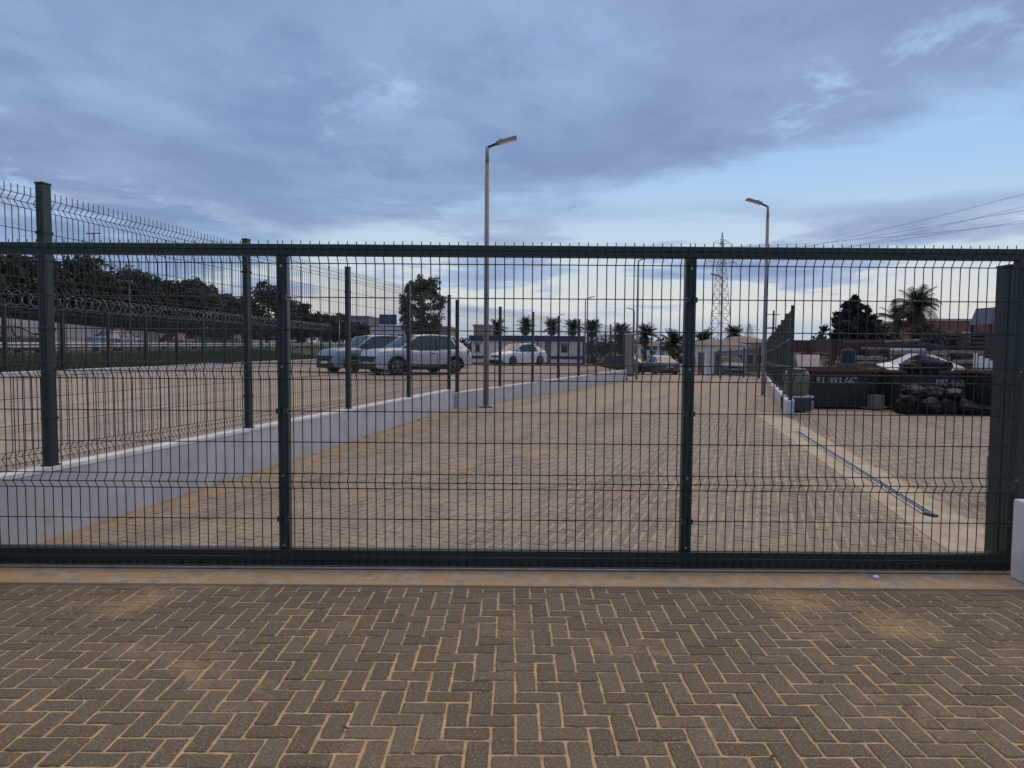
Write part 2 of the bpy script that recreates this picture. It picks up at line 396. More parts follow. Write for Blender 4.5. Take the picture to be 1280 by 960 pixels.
# blocks inside the gate, laid at an angle
inn = MB(); ca, sa = math.cos(-YROT), math.sin(-YROT)
def simple_block(cx, cy, w, d, rz):
    c, s = math.cos(rz), math.sin(rz); e = 0.005; z = random.uniform(-0.003, 0.002)
    def T(a, b, h): return (cx + a * c - b * s, cy + a * s + b * c, h)
    x, y = w / 2, d / 2
    lo = [T(a, b, -0.02) for a, b in ((-x, -y), (x, -y), (x, y), (-x, y))]
    hi = [T(a, b, z) for a, b in ((-x + e, -y + e), (x - e, -y + e), (x - e, y - e), (-x + e, y - e))]
    inn.add(lo + hi, [(4, 5, 6, 7), (0, 1, 5, 4), (1, 2, 6, 5), (2, 3, 7, 6), (3, 0, 4, 7)])
for i in range(-190, 190):
    for j in range(0, 260):
        k = herring(i, j)
        if not k: continue
        a, b = ((i + 1) * U, (j + 0.5) * U) if k == 'H' else ((i + 0.5) * U, (j + 1) * U)
        a -= 2.0
        X = a * ca - b * sa; Y = a * sa + b * ca
        if Y < 4.75 or Y > 15.0 or X < WX(Y) + 0.16 or X > 0.78 * Y + 0.5: continue
        sx = 3.56 + 0.205 * (Y - 5.98)
        if abs(X - sx) < 0.30: continue
        simple_block(X, Y, 2 * U - 0.015, U - 0.015, (0 if k == 'H' else R(90)) - YROT)
tag(inn.build('yard_paving_blocks', M_brickin, yard), kind='stuff')
sb = MB(); sb.add([(-6, 4.62, -0.0032), (14, 4.62, -0.0032), (14, 15.1, -0.0032), (-6, 15.1, -0.0032)], [(0, 1, 2, 3)])
sb.build('joint_sand', mat('pale_joint_sand', (0.44, 0.34, 0.235), 0.95, 0, (0.30, 0.24, 0.18), 2.0, 0.9), yard)

# threshold strip under the gate
th = MB(); th.bb(-6, 6, 4.10, 4.70, -0.06, 0.012); struct(th.build('threshold_strip', mat('sandy_concrete', (0.46, 0.36, 0.25), 0.95, 0, (0.30, 0.235, 0.165), 9, 0.9, 0.6, 90, third=((0.46, 0.295, 0.145), 5.5, 0.42, 0.62)), bevel=0.006))
ds = MB()
def strip(mb, off0, off1, y0, y1, z0, z1, fx, n=1):
    for k in range(n):
        a = y0 + (y1 - y0) * k / n; b = y0 + (y1 - y0) * (k + 1) / n
        mb.slab([(fx(a) + off0, a), (fx(a) + off1, a), (fx(b) + off1, b), (fx(b) + off0, b)], z0, z1)
DX = lambda Y: 3.56 + 0.205 * (Y - 5.98)
strip(ds, -0.27, 0.27, 4.71, 15.0, -0.05, 0.004, DX)
struct(ds.build('concrete_strip', mat('pale_strip', (0.52, 0.43, 0.32), 0.95, 0, (0.38, 0.30, 0.21), 4, 0.9, 0.4, 90)))

def blob_sheet(pts, z, mt, name, seed, zf=None, h=0.012):
    """low uneven heap along a run of (x, y, half width) stations"""
    rr = random.Random(seed); m = MB(); n = 7; rows = []
    for k, (x, y, w) in enumerate(pts):
        row = []
        for i in range(n):
            t_ = i / (n - 1) * 2 - 1
            ww = w * (1 + rr.uniform(-0.45, 0.45))
            zz = z + (1 - t_ * t_) * h * rr.uniform(0.5, 1.2) - (0.012 if abs(t_) > 0.99 else 0)
            row.append((x + t_ * ww, y + rr.uniform(-0.03, 0.03), zz))
        rows.append(row)
    vs = [p for r_ in rows for p in r_]
    fs = [(a * n + i, a * n + i + 1, (a + 1) * n + i + 1, (a + 1) * n + i) for a in range(len(rows) - 1) for i in range(n - 1)]
    o = m.add(vs, fs).build(name, mt, None, True)
    return o
rr = random.Random(3)
o = blob_sheet([(WX(4.8 + k * 0.09) + 0.16 + 0.05, 4.8 + k * 0.09, 0.05 + 0.12 * abs(math.sin(k * 0.21) * math.sin(k * 0.057)) + rr.uniform(0, 0.06)) for k in range(118)], 0.0, M_sand2, 'drifted_sand', 1, h=0.02)
tag(o, 'orange sand drifted along the foot of the low wall', 'sand', kind='stuff')

# ------------------------------------------------------------------ sliding gate
GY = 4.43
gate = thing('sliding_gate', 'dark green wire mesh sliding gate across the whole entrance', 'gate', (0, GY, 0))
UP = [-3.95, -1.425, 1.10, 3.15]
b = MB(); b.bb(-4.0, 3.185, -0.035, 0.035, 1.965, 2.035); b.build('top_rail', M_green, gate, bevel=0.006)
b = MB(); b.bb(-4.0, 3.185, -0.04, 0.04, 0.030, 0.132); b.build('bottom_rail', M_green, gate, bevel=0.006)
for ux in UP:
    b = MB(); b.bb(ux - 0.033, ux + 0.033, -0.031, 0.031, 0.133, 1.964); u_ = b.build('upright', M_green, gate, bevel=0.005)
    for zz in (0.16, 0.60, 1.28, 1.90):
        bo = MB(); bo.lathe([(0.008, -0.040), (0.009, -0.034), (0.009, -0.030)], 8, (ux, 0, zz), 'y'); bo.build('bolt', M_galv, u_)
ZH = [0.060, 0.100, 0.140, 0.330, 0.522, 0.567, 0.614, 0.812, 1.005, 1.202, 1.250, 1.300, 1.508, 1.708, 1.915, 1.960, 2.005]
FOLD = {0.100, 0.567, 1.250, 1.960}
WY = -0.050
wp = [(WY, 0.035), (WY, 0.060), (WY - 0.03, 0.100), (WY, 0.140), (WY, 0.522), (WY - 0.034, 0.567), (WY, 0.614), (WY, 1.202), (WY - 0.034, 1.250), (WY, 1.300), (WY, 1.912), (WY - 0.034, 1.962), (WY, 2.008), (WY, 2.050)]
wm = MB().tube([(0, a, z) for a, z in wp], 0.0033, 6).mesh('vertical_wire', M_wire, True)
for a, c in zip(UP, UP[1:]):
    hm = MB()
    for z in ZH:
        yy = WY + 0.0045 - (0.034 if z in FOLD else 0)
        hm.tube([(a + 0.012, yy, z), (c - 0.012, yy, z)], 0.0033, 6)
    pn = hm.build('mesh_panel', M_wire, gate, True)
    n = int((c - a - 0.03) / 0.0555)
    for k in range(n + 1):
        put('vertical_wire', wm, pn, (a + 0.015 + (c - a - 0.03) * k / n + random.uniform(-0.0012, 0.0012), 0, random.uniform(-0.002, 0.002)))
    for zz in (0.33, 1.005, 1.708):
        for xx in (a + 0.02, c - 0.02):
            cl = MB(); cl.bb(xx - 0.014, xx + 0.014, WY - 0.012, -0.032, zz - 0.016, zz + 0.016); cl.build('clamp', M_green, pn)
tr = MB(); tr.tube([(-5, GY - 0.060, 0.022), (3.3, GY - 0.060, 0.022)], 0.007, 8)
tag(tr.build('gate_track', M_galv), 'pale steel ground track under the sliding gate', 'gate track')
po = thing('gate_post', 'wide dark green receiving post behind the closed end of the gate', 'post', (3.21, 4.60, 0.012))
b = MB(); b.bb(-0.055, 0.055, -0.06, 0.06, 0, 1.93); b.build('shaft', M_green, po, bevel=0.006)
b = MB(); b.bb(-0.06, 0.06, -0.065, 0.065, 1.931, 1.945); b.build('cap', M_black, po)
b = MB(); b.bb(0.062, 0.13, -0.05, 0.05, 0.0, 1.95); b.build('stop_channel', M_green, po, bevel=0.004)
pl = thing('gate_pillar', 'short white rendered pillar in front of the gate at the right', 'pillar', (3.44, 4.22, 0))
b = MB(); b.bb(-0.36, 0.36, -0.11, 0.09, 0.0125, 0.505); b.build('shaft', M_plaster, pl, bevel=0.012)
st = MB(); st.lathe([(0.004, 0), (0.017, 0.004), (0.019, 0.011), (0.010, 0.02)], 7, (0, 0, 0)); s_ = st.build('pebble', M_white, None, True); s_.location = P(1095, 722, 4.27); s_.location.z = 0.012
tag(s_, 'small pale pebble on the concrete strip below the gate', 'pebble')

# drain
dr = thing('drain_channel', 'narrow blue-grey steel drain channel set in the concrete strip', 'drain')
b = MB(); strip(b, -0.055, -0.040, 5.98, 11.8, 0.004, 0.018, DX); strip(b, 0.040, 0.055, 5.98, 11.8, 0.004, 0.018, DX); b.build('rail', M_galv, dr)
b = MB(); strip(b, -0.039, 0.039, 5.98, 11.8, 0.0045, 0.007, DX); b.build('channel_bed', M_dark, dr)
b = MB()
for k in range(116):
    yy = 6.0 + k * 0.05; b.box((DX(yy), yy, 0.011), (0.078, 0.012, 0.006))
tag(b.build('grate_bar', M_galv, dr), kind='stuff')
b = MB(); b.box((DX(5.93) , 5.93, 0.013), (0.05, 0.10, 0.018), 0.4); b.build('end_bracket', M_dark, dr)

# ------------------------------------------------------------------ low walls and mesh fences
def low_wall(name, label, fx, y0, y1, top, zbase, thick=0.20, n=8):
    w = thing(name, label, 'wall', (0, 0, 0)); m = MB(); c = MB(); h = thick / 2
    for k in range(n):
        a = y0 + (y1 - y0) * k / n; b_ = y0 + (y1 - y0) * (k + 1) / n
        xa, xb = fx(a), fx(b_)
        def ring(mb, lo_a, lo_b, hi_a, hi_b, hh):
            vs = [(xa - hh, a, lo_a), (xa + hh, a, lo_a), (xb + hh, b_, lo_b), (xb - hh, b_, lo_b),
                  (xa - hh, a, hi_a), (xa + hh, a, hi_a), (xb + hh, b_, hi_b), (xb - hh, b_, hi_b)]
            fs = [(4, 5, 6, 7), (1, 2, 6, 5), (3, 0, 4, 7)]
            if k == 0: fs.append((0, 1, 5, 4))
            if k == n - 1: fs.append((2, 3, 7, 6))
            mb.add(vs, fs)
        ring(m, zbase(a) - 0.1, zbase(b_) - 0.1, top(a) - 0.03, top(b_) - 0.03, h)
        ring(c, top(a) - 0.03, top(b_) - 0.03, top(a), top(b_), h + 0.006)
    m.build('wall_body', M_wall, w); c.build('coping', M_cap, w); return w
top1 = lambda Y: 0.51 - 0.0080 * (Y - 5.2)
top2 = lambda Y: 0.345 - 0.0058 * (Y - 15.6)
low_wall('low_wall', 'long grey painted low wall along the left of the drive, nearest stretch', WX, 3.6, 15.62, top1, lambda Y: 0, 0.13)
low_wall('low_wall', 'lower farther stretch of the grey wall beyond the first lamp post', WX2, 15.75, 34.0, top2, zr, 0.13)

FOLDZ = (0.10, 0.72, 1.34, 1.93)
def fence_panel(fx, ya, yb, z0a, z0b, H=2.0, pitch=0.052, fold=-0.035, r=0.003, n=4, hz=True, folds=True):
    m = MB(); L = math.hypot(yb - ya, fx(yb) - fx(ya)); k = max(2, int(L / pitch))
    d = Vector((fx(yb) - fx(ya), yb - ya, 0)).normalized(); nrm = Vector((-d.y, d.x, 0)) * -fold
    prof = [(0, 0.03), (0, 0.055), (1, 0.10), (0, 0.145), (0, 0.675), (1, 0.72), (0, 0.765), (0, 1.295), (1, 1.34), (0, 1.385), (0, 1.875), (1, 1.925), (0, 1.97), (0, 2.03)]
    if not folds: prof = [(0, 0.03), (0, 2.03)]
    for i in range(k + 1):
        t_ = i / k; y = ya + (yb - ya) * t_; z0 = z0a + (z0b - z0a) * t_; p = Vector((fx(y), y, z0))
        m.tube([p + nrm * a + Vector((0, 0, z * H / 2.03)) for a, z in prof], r, n, False)
    if hz:
        for z, f_ in ((0.055, 0), (0.10, 1), (0.145, 0), (0.33, 0), (0.52, 0), (0.675, 0), (0.72, 1), (0.765, 0), (0.95, 0), (1.13, 0), (1.295, 0), (1.34, 1), (1.385, 0), (1.55, 0), (1.72, 0), (1.875, 0), (1.925, 1), (1.97, 0)):
            A = Vector((fx(ya), ya, z0a + z * H / 2.03)) + nrm * f_; B = Vector((fx(yb), yb, z0b + z * H / 2.03)) + nrm * f_
            m.tube([A, B], r, n, False)
    return m
def mesh_fence(label, fx, posts, top, H=2.0, first=None, pw=0.06, pd=0.08, **kw):
    f = thing('mesh_fence', label, 'fence')
    ang = -math.atan2(fx(posts[1]) - fx(posts[0]), posts[1] - posts[0])
    ys = ([first] if first else []) + posts
    for a, b_ in zip(ys, ys[1:]): fence_panel(fx, a, b_, top(a), top(b_), H, **kw).build('mesh_panel', M_wire, f)
    for y in posts:
        m = MB(); m.box((fx(y), y, top(y) + H / 2 + 0.02), (pw, pd, H + 0.05), ang); pp = m.build('post', M_green, f, bevel=0.004)
        c = MB(); c.box((fx(y), y, top(y) + H + 0.052), (pw + 0.006, pd + 0.006, 0.012), ang); c.build('post_cap', M_black, pp)
        bp = MB(); bp.box((fx(y), y, top(y) + 0.006), (pw + 0.022, pd + 0.022, 0.010), ang); bp.build('base_plate', M_green, pp)
        for zz in (0.35, 1.0, 1.7):
            cl = MB(); cl.box((fx(y), y, top(y) + zz), (pw + 0.010, pd + 0.010, 0.022), ang); cl.build('clamp', M_black, pp)
    return f
mesh_fence('green mesh fence standing on the nearest stretch of low wall at left', WX, [5.2 + 2.57 * k for k in range(5)], top1, first=3.75)
mesh_fence('green mesh fence on the farther low wall running toward the white cabin', WX2, [15.85 + 2.5 * k for k in range(8)], top2, r=0.0022)
low_wall('low_wall', 'short white low wall under the right-hand fence beside the bins', RX, 14.2, 40, lambda Y: max(0.22, 0.34 - 0.01 * (Y - 14)) + zr(Y), zr, 0.16)
mesh_fence('green mesh fence seen end-on at the right edge of the drive', RX, [14.35 + 2.5 * k for k in range(10)], lambda Y: max(0.22, 0.34 - 0.01 * (Y - 14)) + zr(Y), H=1.85, r=0.003, pitch=0.06)

# ------------------------------------------------------------------ street lamps
def lamp(label, x, y, z, h, side, s=1.0, rz=0.0):
    t_ = thing('street_lamp', label, 'street lamp', (x, y, z), rz, 'street lamps along the drive')
    m = MB(); m.tube([(0, 0, 0.0), (0, 0, h * 0.45), (0, 0, h - 0.35)], [0.066, 0.058, 0.048], 10); m.build('pole', M_lamp, t_, True)
    m = MB(); m.bb(-0.16, 0.16, -0.16, 0.16, 0.0, 0.02); m.build('base_plate', M_galv, t_)
    m = MB(); m.tube([(0, 0, h - 0.349), (0, 0, h)], [0.042, 0.040], 10); m.build('spigot', M_lamp, t_, True)
    c = (0.24 * side, 0, h + 0.03)
    m = MB(); m.bar((-0.02 * side, 0, h - 0.02), (0.22 * side, 0, h + 0.085), 0.05, 0.05); m.build('bracket', M_dark, t_, bevel=0.006)
    m = MB(); m.bar((0.20 * side, 0, h + 0.085), (0.66 * side, 0, h + 0.215), 0.24, 0.055); hd = m.build('lamp_head', M_lamp, t_, bevel=0.012)
    m = MB(); m.bar((0.27 * side, 0, h + 0.074), (0.62 * side, 0, h + 0.173), 0.17, 0.008); m.build('lens', M_lens, hd)
    m = MB(); m.lathe([(0.03, 0), (0.03, 0.04), (0.02, 0.055)], 8, (0.30 * side, 0, h + 0.135)); m.build('sensor', M_dark, hd)
    return t_
def gpt(px, py, z=0.0):
    d = ray(px, py); k = (z - CH) / d.z; return Vector((0, 0, CH)) + d * k
def lamp_at(label, px, py_top, Y, z, side, rz=0.0):
    X, zt = XZ(px, py_top, Y); lamp(label, X, Y, z, zt - z, side, rz=rz)
lamp_at('tall grey street lamp nearest the camera, beside the step in the wall', 609, 184, 16.3, 0.0, 1)
lamp_at('tall grey street lamp by the right-hand fence, head pointing left', 960, 258, 21.9, zr(21.9), -1)
lamp_at('street lamp at the far end of the low wall, left of the grey sedan', 798, 326, 34.5, zr(34.5), 1)
lamp_at('thin distant street lamp rising behind the right end of the cabin', 732, 374, 52, -0.5, 1)
lamp_at('distant street lamp with head pointing left beside the concrete pillar', 793, 388, 58, -0.9, -1)
lamp_at('smallest distant street lamp above the middle of the cabin roof', 698, 395, 75, -1.1, 1)
lamp_at('distant street lamp in front of the lattice pylon', 903, 347, 40, zr(40), -1)

# ------------------------------------------------------------------ vehicles
def interp(tab, x):
    if x <= tab[0][0]: return tab[0][1]
    for (a, p), (b, q) in zip(tab, tab[1:]):
        if x <= b: return p + (q - p) * (x - a) / (b - a)
    return tab[-1][1]
KIND = {
 'suv': dict(L=4.45, W=1.84, H=1.62, wb=2.66, wr=0.345, cl=0.24,
    top=[(-2.22, 0.86), (-2.18, 0.98), (-1.9, 1.04), (-0.6, 1.02), (0.75, 1.00), (1.0, 1.05), (1.6, 1.02), (2.0, 0.95), (2.17, 0.85), (2.22, 0.62)],
    cab=(1.12, 0.38, -1.45, -2.08), trim=True),
 'hatch': dict(L=4.15, W=1.78, H=1.48, wb=2.56, wr=0.315, cl=0.19,
    top=[(-2.07, 0.78), (-2.03, 0.92), (-1.8, 0.98), (-0.6, 0.94), (0.75, 0.92), (1.05, 0.95), (1.55, 0.86), (1.9, 0.76), (2.03, 0.66), (2.07, 0.52)],
    cab=(1.18, 0.28, -1.10, -1.92), trim=False),
 'sedan': dict(L=4.55, W=1.79, H=1.44, wb=2.70, wr=0.32, cl=0.18,
    top=[(-2.27, 0.78), (-2.23, 0.96), (-1.7, 1.00), (-0.6, 0.95), (0.75, 0.93), (1.05, 0.95), (1.6, 0.86), (2.05, 0.76), (2.22, 0.64), (2.27, 0.52)],
    cab=(1.15, 0.35, -0.95, -1.68), trim=False),
}
def car(label, kind, paint, loc, rz, group='parked and passing cars', plate=True):
    K = KIND[kind]; L, W, H = K['L'], K['W'], K['H']; hl = L / 2; wr = K['wr']; cl = K['cl']; trim = K['trim']
    t_ = thing('car', label, 'car', loc, rz, group)
    xf, xr = K['wb'] / 2 + 0.05, -K['wb'] / 2 + 0.05
    xs = sorted(set([round(-hl + L * k / 26, 3) for k in range(27)] + [round(w + wr * 1.13 * math.cos(a * math.pi / 10), 3) for w in (xf, xr) for a in range(11)]))
    rows = []
    for x in xs:
        e = abs(x) / hl; hw = W / 2 * (1 - 0.20 * max(0, (e - 0.72) / 0.28) ** 2.2)
        zb = cl + 0.06 * max(0, (e - 0.85) / 0.15)
        for w in (xf, xr):
            q = (wr * 1.13) ** 2 - (x - w) ** 2
            if q > 0: zb = max(zb, wr + math.sqrt(q) * 0.97)
        zt = interp(K['top'], x); zt = max(zt, zb + 0.05)
        mid = zb + (zt - zb) * 0.55
        half = [(hw * 0.965, zb), (hw * 0.995, zb + (zt - zb) * 0.25), (hw, mid), (hw * 0.985, zb + (zt - zb) * 0.80), (hw * 0.94, zt - 0.02), (hw * 0.84, zt + 0.012), (hw * 0.45, zt + 0.035), (0, zt + 0.042)]
        rows.append([(x, yy, z) for yy, z in half] + [(x, -yy, z) for yy, z in half[-2::-1]])
    n = len(rows[0]); m = MB()
    m.add([p for r_ in rows for p in r_], [(i * n + k, i * n + k + 1, (i + 1) * n + k + 1, (i + 1) * n + k) for i in range(len(rows) - 1) for k in range(n - 1)]
          + [tuple(range(n))[::-1], tuple((len(rows) - 1) * n + k for k in range(n))])
    body = m.build('body', paint, t_, True)
    m = MB(); m.bb(-hl * 0.93, hl * 0.93, -W * 0.36, W * 0.36, cl - 0.02, 0.62); m.bb(xr + wr * 1.2, xf - wr * 1.2, -W * 0.465, W * 0.465, cl - 0.03, 0.5); m.build('underbody', M_black, t_)
    if trim:
        m = MB()
        for sgn in (-1, 1):
            for w in (xf, xr):
                ar = [(w + wr * 1.16 * math.cos(a), sgn * (W / 2 + 0.004), wr + wr * 1.14 * math.sin(a)) for a in [R(-8 + 196 * k / 14) for k in range(15)]]
                m.tube(ar, 0.035, 6)
            m.bb(xr + wr * 1.2, xf - wr * 1.2, sgn * W / 2 * 0.975 - 0.02, sgn * W / 2 * 0.975 + 0.02, cl, cl + 0.15)
        m.build('cladding', M_black, t_, True)
    # greenhouse
    a, b_, c, d = K['cab']; zt = lambda x: interp(K['top'], x) - 0.03
    wb_ = W / 2 * 0.925; wt = W / 2 * 0.70; zr_ = H - 0.02
    st_ = [(a, wb_ * 0.93, wb_ * 0.90, zt(a) + 0.02, zt(a) + 0.02), (b_, wb_, wt * 0.97, zt(b_), zr_ - 0.05), (b_ - 0.45, wb_, wt, zt(b_ - .45), zr_), ((b_ + c) / 2 - 0.1, wb_, wt, zt(0), zr_), (c + 0.1, wb_ * 0.985, wt * 0.97, zt(c), zr_ - 0.045), (c, wb_ * 0.975, wt * 0.95, zt(c), zr_ - 0.085), (d, wb_ * 0.90, wb_ * 0.84, zt(d), zt(d) + 0.05)]
    rws = []
    for x, y0, y1, z0, z1 in st_:
        hlf = [(y0, z0), (y0 + (y1 - y0) * 0.5 + 0.012, z0 + (z1 - z0) * 0.5), (y1, z1 - 0.03 if z1 - z0 > 0.1 else z1), (y1 * 0.86, z1 + 0.01), (y1 * 0.4, z1 + 0.022), (0, z1 + 0.026)]
        rws.append([(x, q, z) for q, z in hlf] + [(x, -q, z) for q, z in hlf[-2::-1]])
    n = len(rws[0])
    def patch(name, ii, kk, mt_):
        pm_ = MB(); ids = {}
        def vid(i, k):
            if (i, k) not in ids: ids[(i, k)] = len(pm_.v); pm_.v.append(rws[i][k])
            return ids[(i, k)]
        for i in ii:
            for k in kk: pm_.f.append((vid(i, k), vid(i + 1, k), vid(i + 1, k + 1), vid(i, k + 1)))
        return pm_.build(name, mt_, t_, True)
    NI = len(rws) - 1
    patch('roof', range(1, NI - 1), range(2, n - 3), paint)
    patch('windscreen', [0], range(2, n - 3), M_glass); patch('rear_window', [NI - 1], range(2, n - 3), M_glass)
    bp = (b_ + c) / 2 + 0.12
    for sgn, kk in ((1, (0, 1)), (-1, (n - 3, n - 2))):
        patch('side_window', range(0, NI - 1), kk, M_glass)
        patch('rear_pillar', [NI - 1], kk, paint)
        e_ = lambda i, k: Vector(rws[i][k if sgn > 0 else n - 1 - k]) + Vector((0, sgn * 0.006, 0.0))
        pm_ = MB(); pm_.tube([e_(0, 2), e_(1, 2), e_(2, 2), e_(3, 2), e_(4, 2), e_(5, 2)], 0.035, 6); pm_.build('pillar', paint, t_, True)
        pm_ = MB(); pm_.tube([e_(i, 0) for i in range(NI + 1)], 0.022, 6); pm_.build('window_trim', M_black if trim else paint, t_, True)
        lo_ = Vector((bp, sgn * (wb_ + 0.004), zt(bp))); hi_ = Vector((bp - 0.05, sgn * (wt + 0.012), zr_ - 0.04)); md = (lo_ + hi_) / 2 + Vector((0, sgn * 0.014, 0))
        pm_ = MB(); pm_.tube([lo_, md, hi_], 0.032, 6); pm_.build('pillar', M_black, t_, True)
        cx_ = c + 0.28; lo_ = Vector((cx_ - 0.25, sgn * (wb_ - 0.002), zt(cx_))); hi_ = Vector((cx_, sgn * (wt + 0.006), zr_ - 0.05)); md = (lo_ + hi_) / 2 + Vector((0, sgn * 0.014, 0))
        pm_ = MB(); pm_.tube([lo_, md, hi_], 0.035, 6); pm_.build('pillar', paint, t_, True)
    # wheels
    tp = [(wr * 0.60, -0.10), (wr * 0.9, -0.11), (wr, -0.07), (wr, 0.07), (wr * 0.9, 0.11), (wr * 0.60, 0.10)]
    for w in (xf, xr):
        for sgn in (-1, 1):
            cy = sgn * (W / 2 - 0.125)
            m = MB(); m.lathe(tp, 20, (w, cy, wr), 'y'); wo = m.build('wheel', M_tyre, t_, True)
            m = MB(); m.lathe([(wr * 0.60, 0.085), (wr * 0.66, 0.112), (wr * 0.61, 0.118), (wr * 0.58, 0.09)] if sgn > 0 else [(wr * 0.58, -0.09), (wr * 0.61, -0.118), (wr * 0.66, -0.112), (wr * 0.60, -0.085)], 20, (w, cy, wr), 'y')
            for k in range(5):
                an = k * 2 * math.pi / 5 + 0.3; q = (w + wr * 0.6 * math.cos(an), cy + sgn * 0.112, wr + wr * 0.6 * math.sin(an))
                m.bar((w, cy + sgn * 0.112, wr), q, 0.05, 0.02)
            m.build('rim', M_rim, wo)
    # lights, grille, plates, mirrors, handles
    for sgn in (-1, 1):
        z = interp(K['top'], hl - 0.25) - 0.14
        m = MB(); m.bar((hl - 0.13, sgn * W * 0.31, z), (hl - 0.46, sgn * W * 0.475, z + 0.06), 0.05, 0.11); m.build('headlight', M_lens, t_, bevel=0.015)
        zz = interp(K['top'], -hl + 0.1) - 0.10
        m = MB(); m.bar((-hl + 0.05, sgn * W * 0.27, zz), (-hl + 0.26, sgn * W * 0.465, zz + 0.01), 0.06, 0.15); m.build('tail_light', M_red, t_, bevel=0.015)
        m = MB(); m.box((a - 0.28, sgn * (W / 2 + 0.07), zt(a) + 0.13), (0.10, 0.19, 0.13)); m.bar((a - 0.28, sgn * W * 0.45, zt(a) + 0.08), (a - 0.28, sgn * (W / 2 + 0.02), zt(a) + 0.1), 0.05, 0.03); m.build('mirror', M_black if trim else paint, t_, bevel=0.03)
        for xx in (bp + 0.18, bp - 0.85):
            m = MB(); m.box((xx, sgn * (W / 2 - 0.012), 0.86), (0.17, 0.035, 0.025)); m.build('door_handle', M_black, t_, bevel=0.006)
        for xx in (bp + 0.98, bp, bp - 0.98 if kind != 'sedan' else bp - 0.9):
            m = MB(); m.bb(xx - 0.006, xx + 0.006, sgn * (W / 2 - 0.004) - 0.009, sgn * (W / 2 - 0.004) + 0.007, cl + 0.2, 0.84); m.build('door_seam', M_black, t_)
    m = MB(); m.bb(hl - 0.09, hl + 0.006, -W * (0.33 if trim else 0.27), W * (0.33 if trim else 0.27), 0.50 if trim else 0.56, 0.74 if trim else 0.68); m.build('grille', M_black, t_, bevel=0.02)
    m = MB(); m.bb(hl - 0.20, hl + 0.015, -W * (0.40 if trim else 0.36), W * (0.40 if trim else 0.36), cl - 0.02, cl + (0.24 if trim else 0.20)); m.build('front_bumper', M_black, t_, bevel=0.04)
    m = MB(); m.bb(-hl - 0.012, -hl + 0.12, -W * 0.36, W * 0.36, cl + 0.02, cl + 0.17); m.build('rear_bumper', M_black, t_, bevel=0.04)
    for xx in (hl + 0.016, -hl - 0.013):
        m = MB(); m.box((xx, 0, 0.47 if xx > 0 else 0.66), (0.012, 0.52, 0.11)); m.build('number_plate', M_white, t_)
    return t_
def paintm(name, c, metal=0.35): return mat(name, c, 0.32, metal, tuple(q * 0.93 for q in c), 3, 0.4, coat=0.7)
PT_silver = paintm('silver_paint', (0.27, 0.31, 0.37), 0.45); PT_silver2 = paintm('pale_silver_paint', (0.56, 0.57, 0.59), 0.3); PT_white = paintm('white_car_paint', (0.78, 0.78, 0.78), 0.0)
PT_grey = paintm('grey_brown_paint', (0.075, 0.073, 0.078)); PT_dark = paintm('dark_blue_paint', (0.03, 0.04, 0.055)); PT_red = paintm('dark_red_paint', (0.20, 0.035, 0.04))
def place(px, Y, z): return (P(px, 430, Y).x, Y, z)
car('silver crossover with black wheel-arch trim parked nearest in the fenced lot', 'suv', PT_silver2, place(521, 29.0, lotz(29.0)), R(218), 'cars parked in the fenced lot')
car('blue-tinted silver crossover parked behind and left of the other crossover', 'suv', PT_silver, place(464, 31.0, lotz(31.0)), R(222), 'cars parked in the fenced lot')
car('white hatchback parked in front of the white cabin', 'hatch', PT_white, place(648, 48.0, lotz(48.0)), R(224), 'cars parked in the fenced lot')
car('grey sedan seen from behind at the far end of the drive', 'sedan', PT_grey, place(824, 54, zr(54)), R(99), 'cars parked on the drive')

# ------------------------------------------------------------------ white site cabin
def cabin():
    Y = 52.0; x0 = P(588, 430, Y).x; x1 = P(730, 430, Y).x; z0 = lotz(Y) - 0.02; s = F / Y
    Z = lambda py: P(660, py, Y).z
    t_ = thing('site_cabin', 'long cream portable cabin with navy roof band at the back of the lot', 'cabin', (0, Y, 0))
    D = 2.6
    m = MB(); m.bb(x0, x1, 0, D, z0 + 0.12, Z(426.5)); m.build('wall', M_cream, t_)
    m = MB(); m.bb(x0 - 0.12, x1 + 0.06, -0.14, D + 0.1, Z(426.4), Z(419.5)); r_ = m.build('roof', M_navy, t_, bevel=0.03)
    m = MB(); m.bb(x0 - 0.02, x1 + 0.02, -0.03, 0.0 - 0.002, Z(448.5), Z(445.0)); m.build('navy_band', M_navy, t_)
    m = MB(); m.bb(x0, x1, -0.012, D - 0.05, z0 - 0.1, z0 + 0.118); m.build('plinth', M_dark, t_)
    def win(pa, pb, pt, pbm):
        a, b = P(pa, 430, Y).x, P(pb, 430, Y).x
        m = MB(); m.bb(a, b, -0.02, -0.003, Z(pbm), Z(pt)); w = m.build('window', mat('shutter_grey', (0.42, 0.38, 0.35), 0.7), t_)
        m = MB(); m.bb(a - 0.12, b + 0.12, -0.09, -0.021, Z(pt - 0.2), Z(pt - 1.6)); m.build('shutter_box', M_lamp, w)
        m = MB(); m.bb(a + 0.04, b - 0.04, -0.028, -0.021, Z(pbm) + 0.06, Z(pt) - 0.08); m.build('pane', M_glass, w)
    win(701, 710, 430, 441); win(648, 656, 430, 441); win(594, 600, 430, 441)
    a, b = P(681, 430, Y).x, P(688.5, 430, Y).x
    m = MB(); m.bb(a, b, -0.045, -0.032, z0 + 0.1, Z(426.8)); d = m.build('door', M_teal, t_)
    m = MB(); m.box((b - 0.07, -0.06, z0 + 1.05), (0.03, 0.05, 0.14)); m.build('handle', M_galv, d)
    for px in (588.5, 672, 729.3):
        xx = P(px, 430, Y).x; m = MB(); m.bb(xx - 0.05, xx + 0.05, -0.05, -0.031, z0 + 0.1, Z(426.8)); m.build('corner_post', M_navy, t_)
cabin()

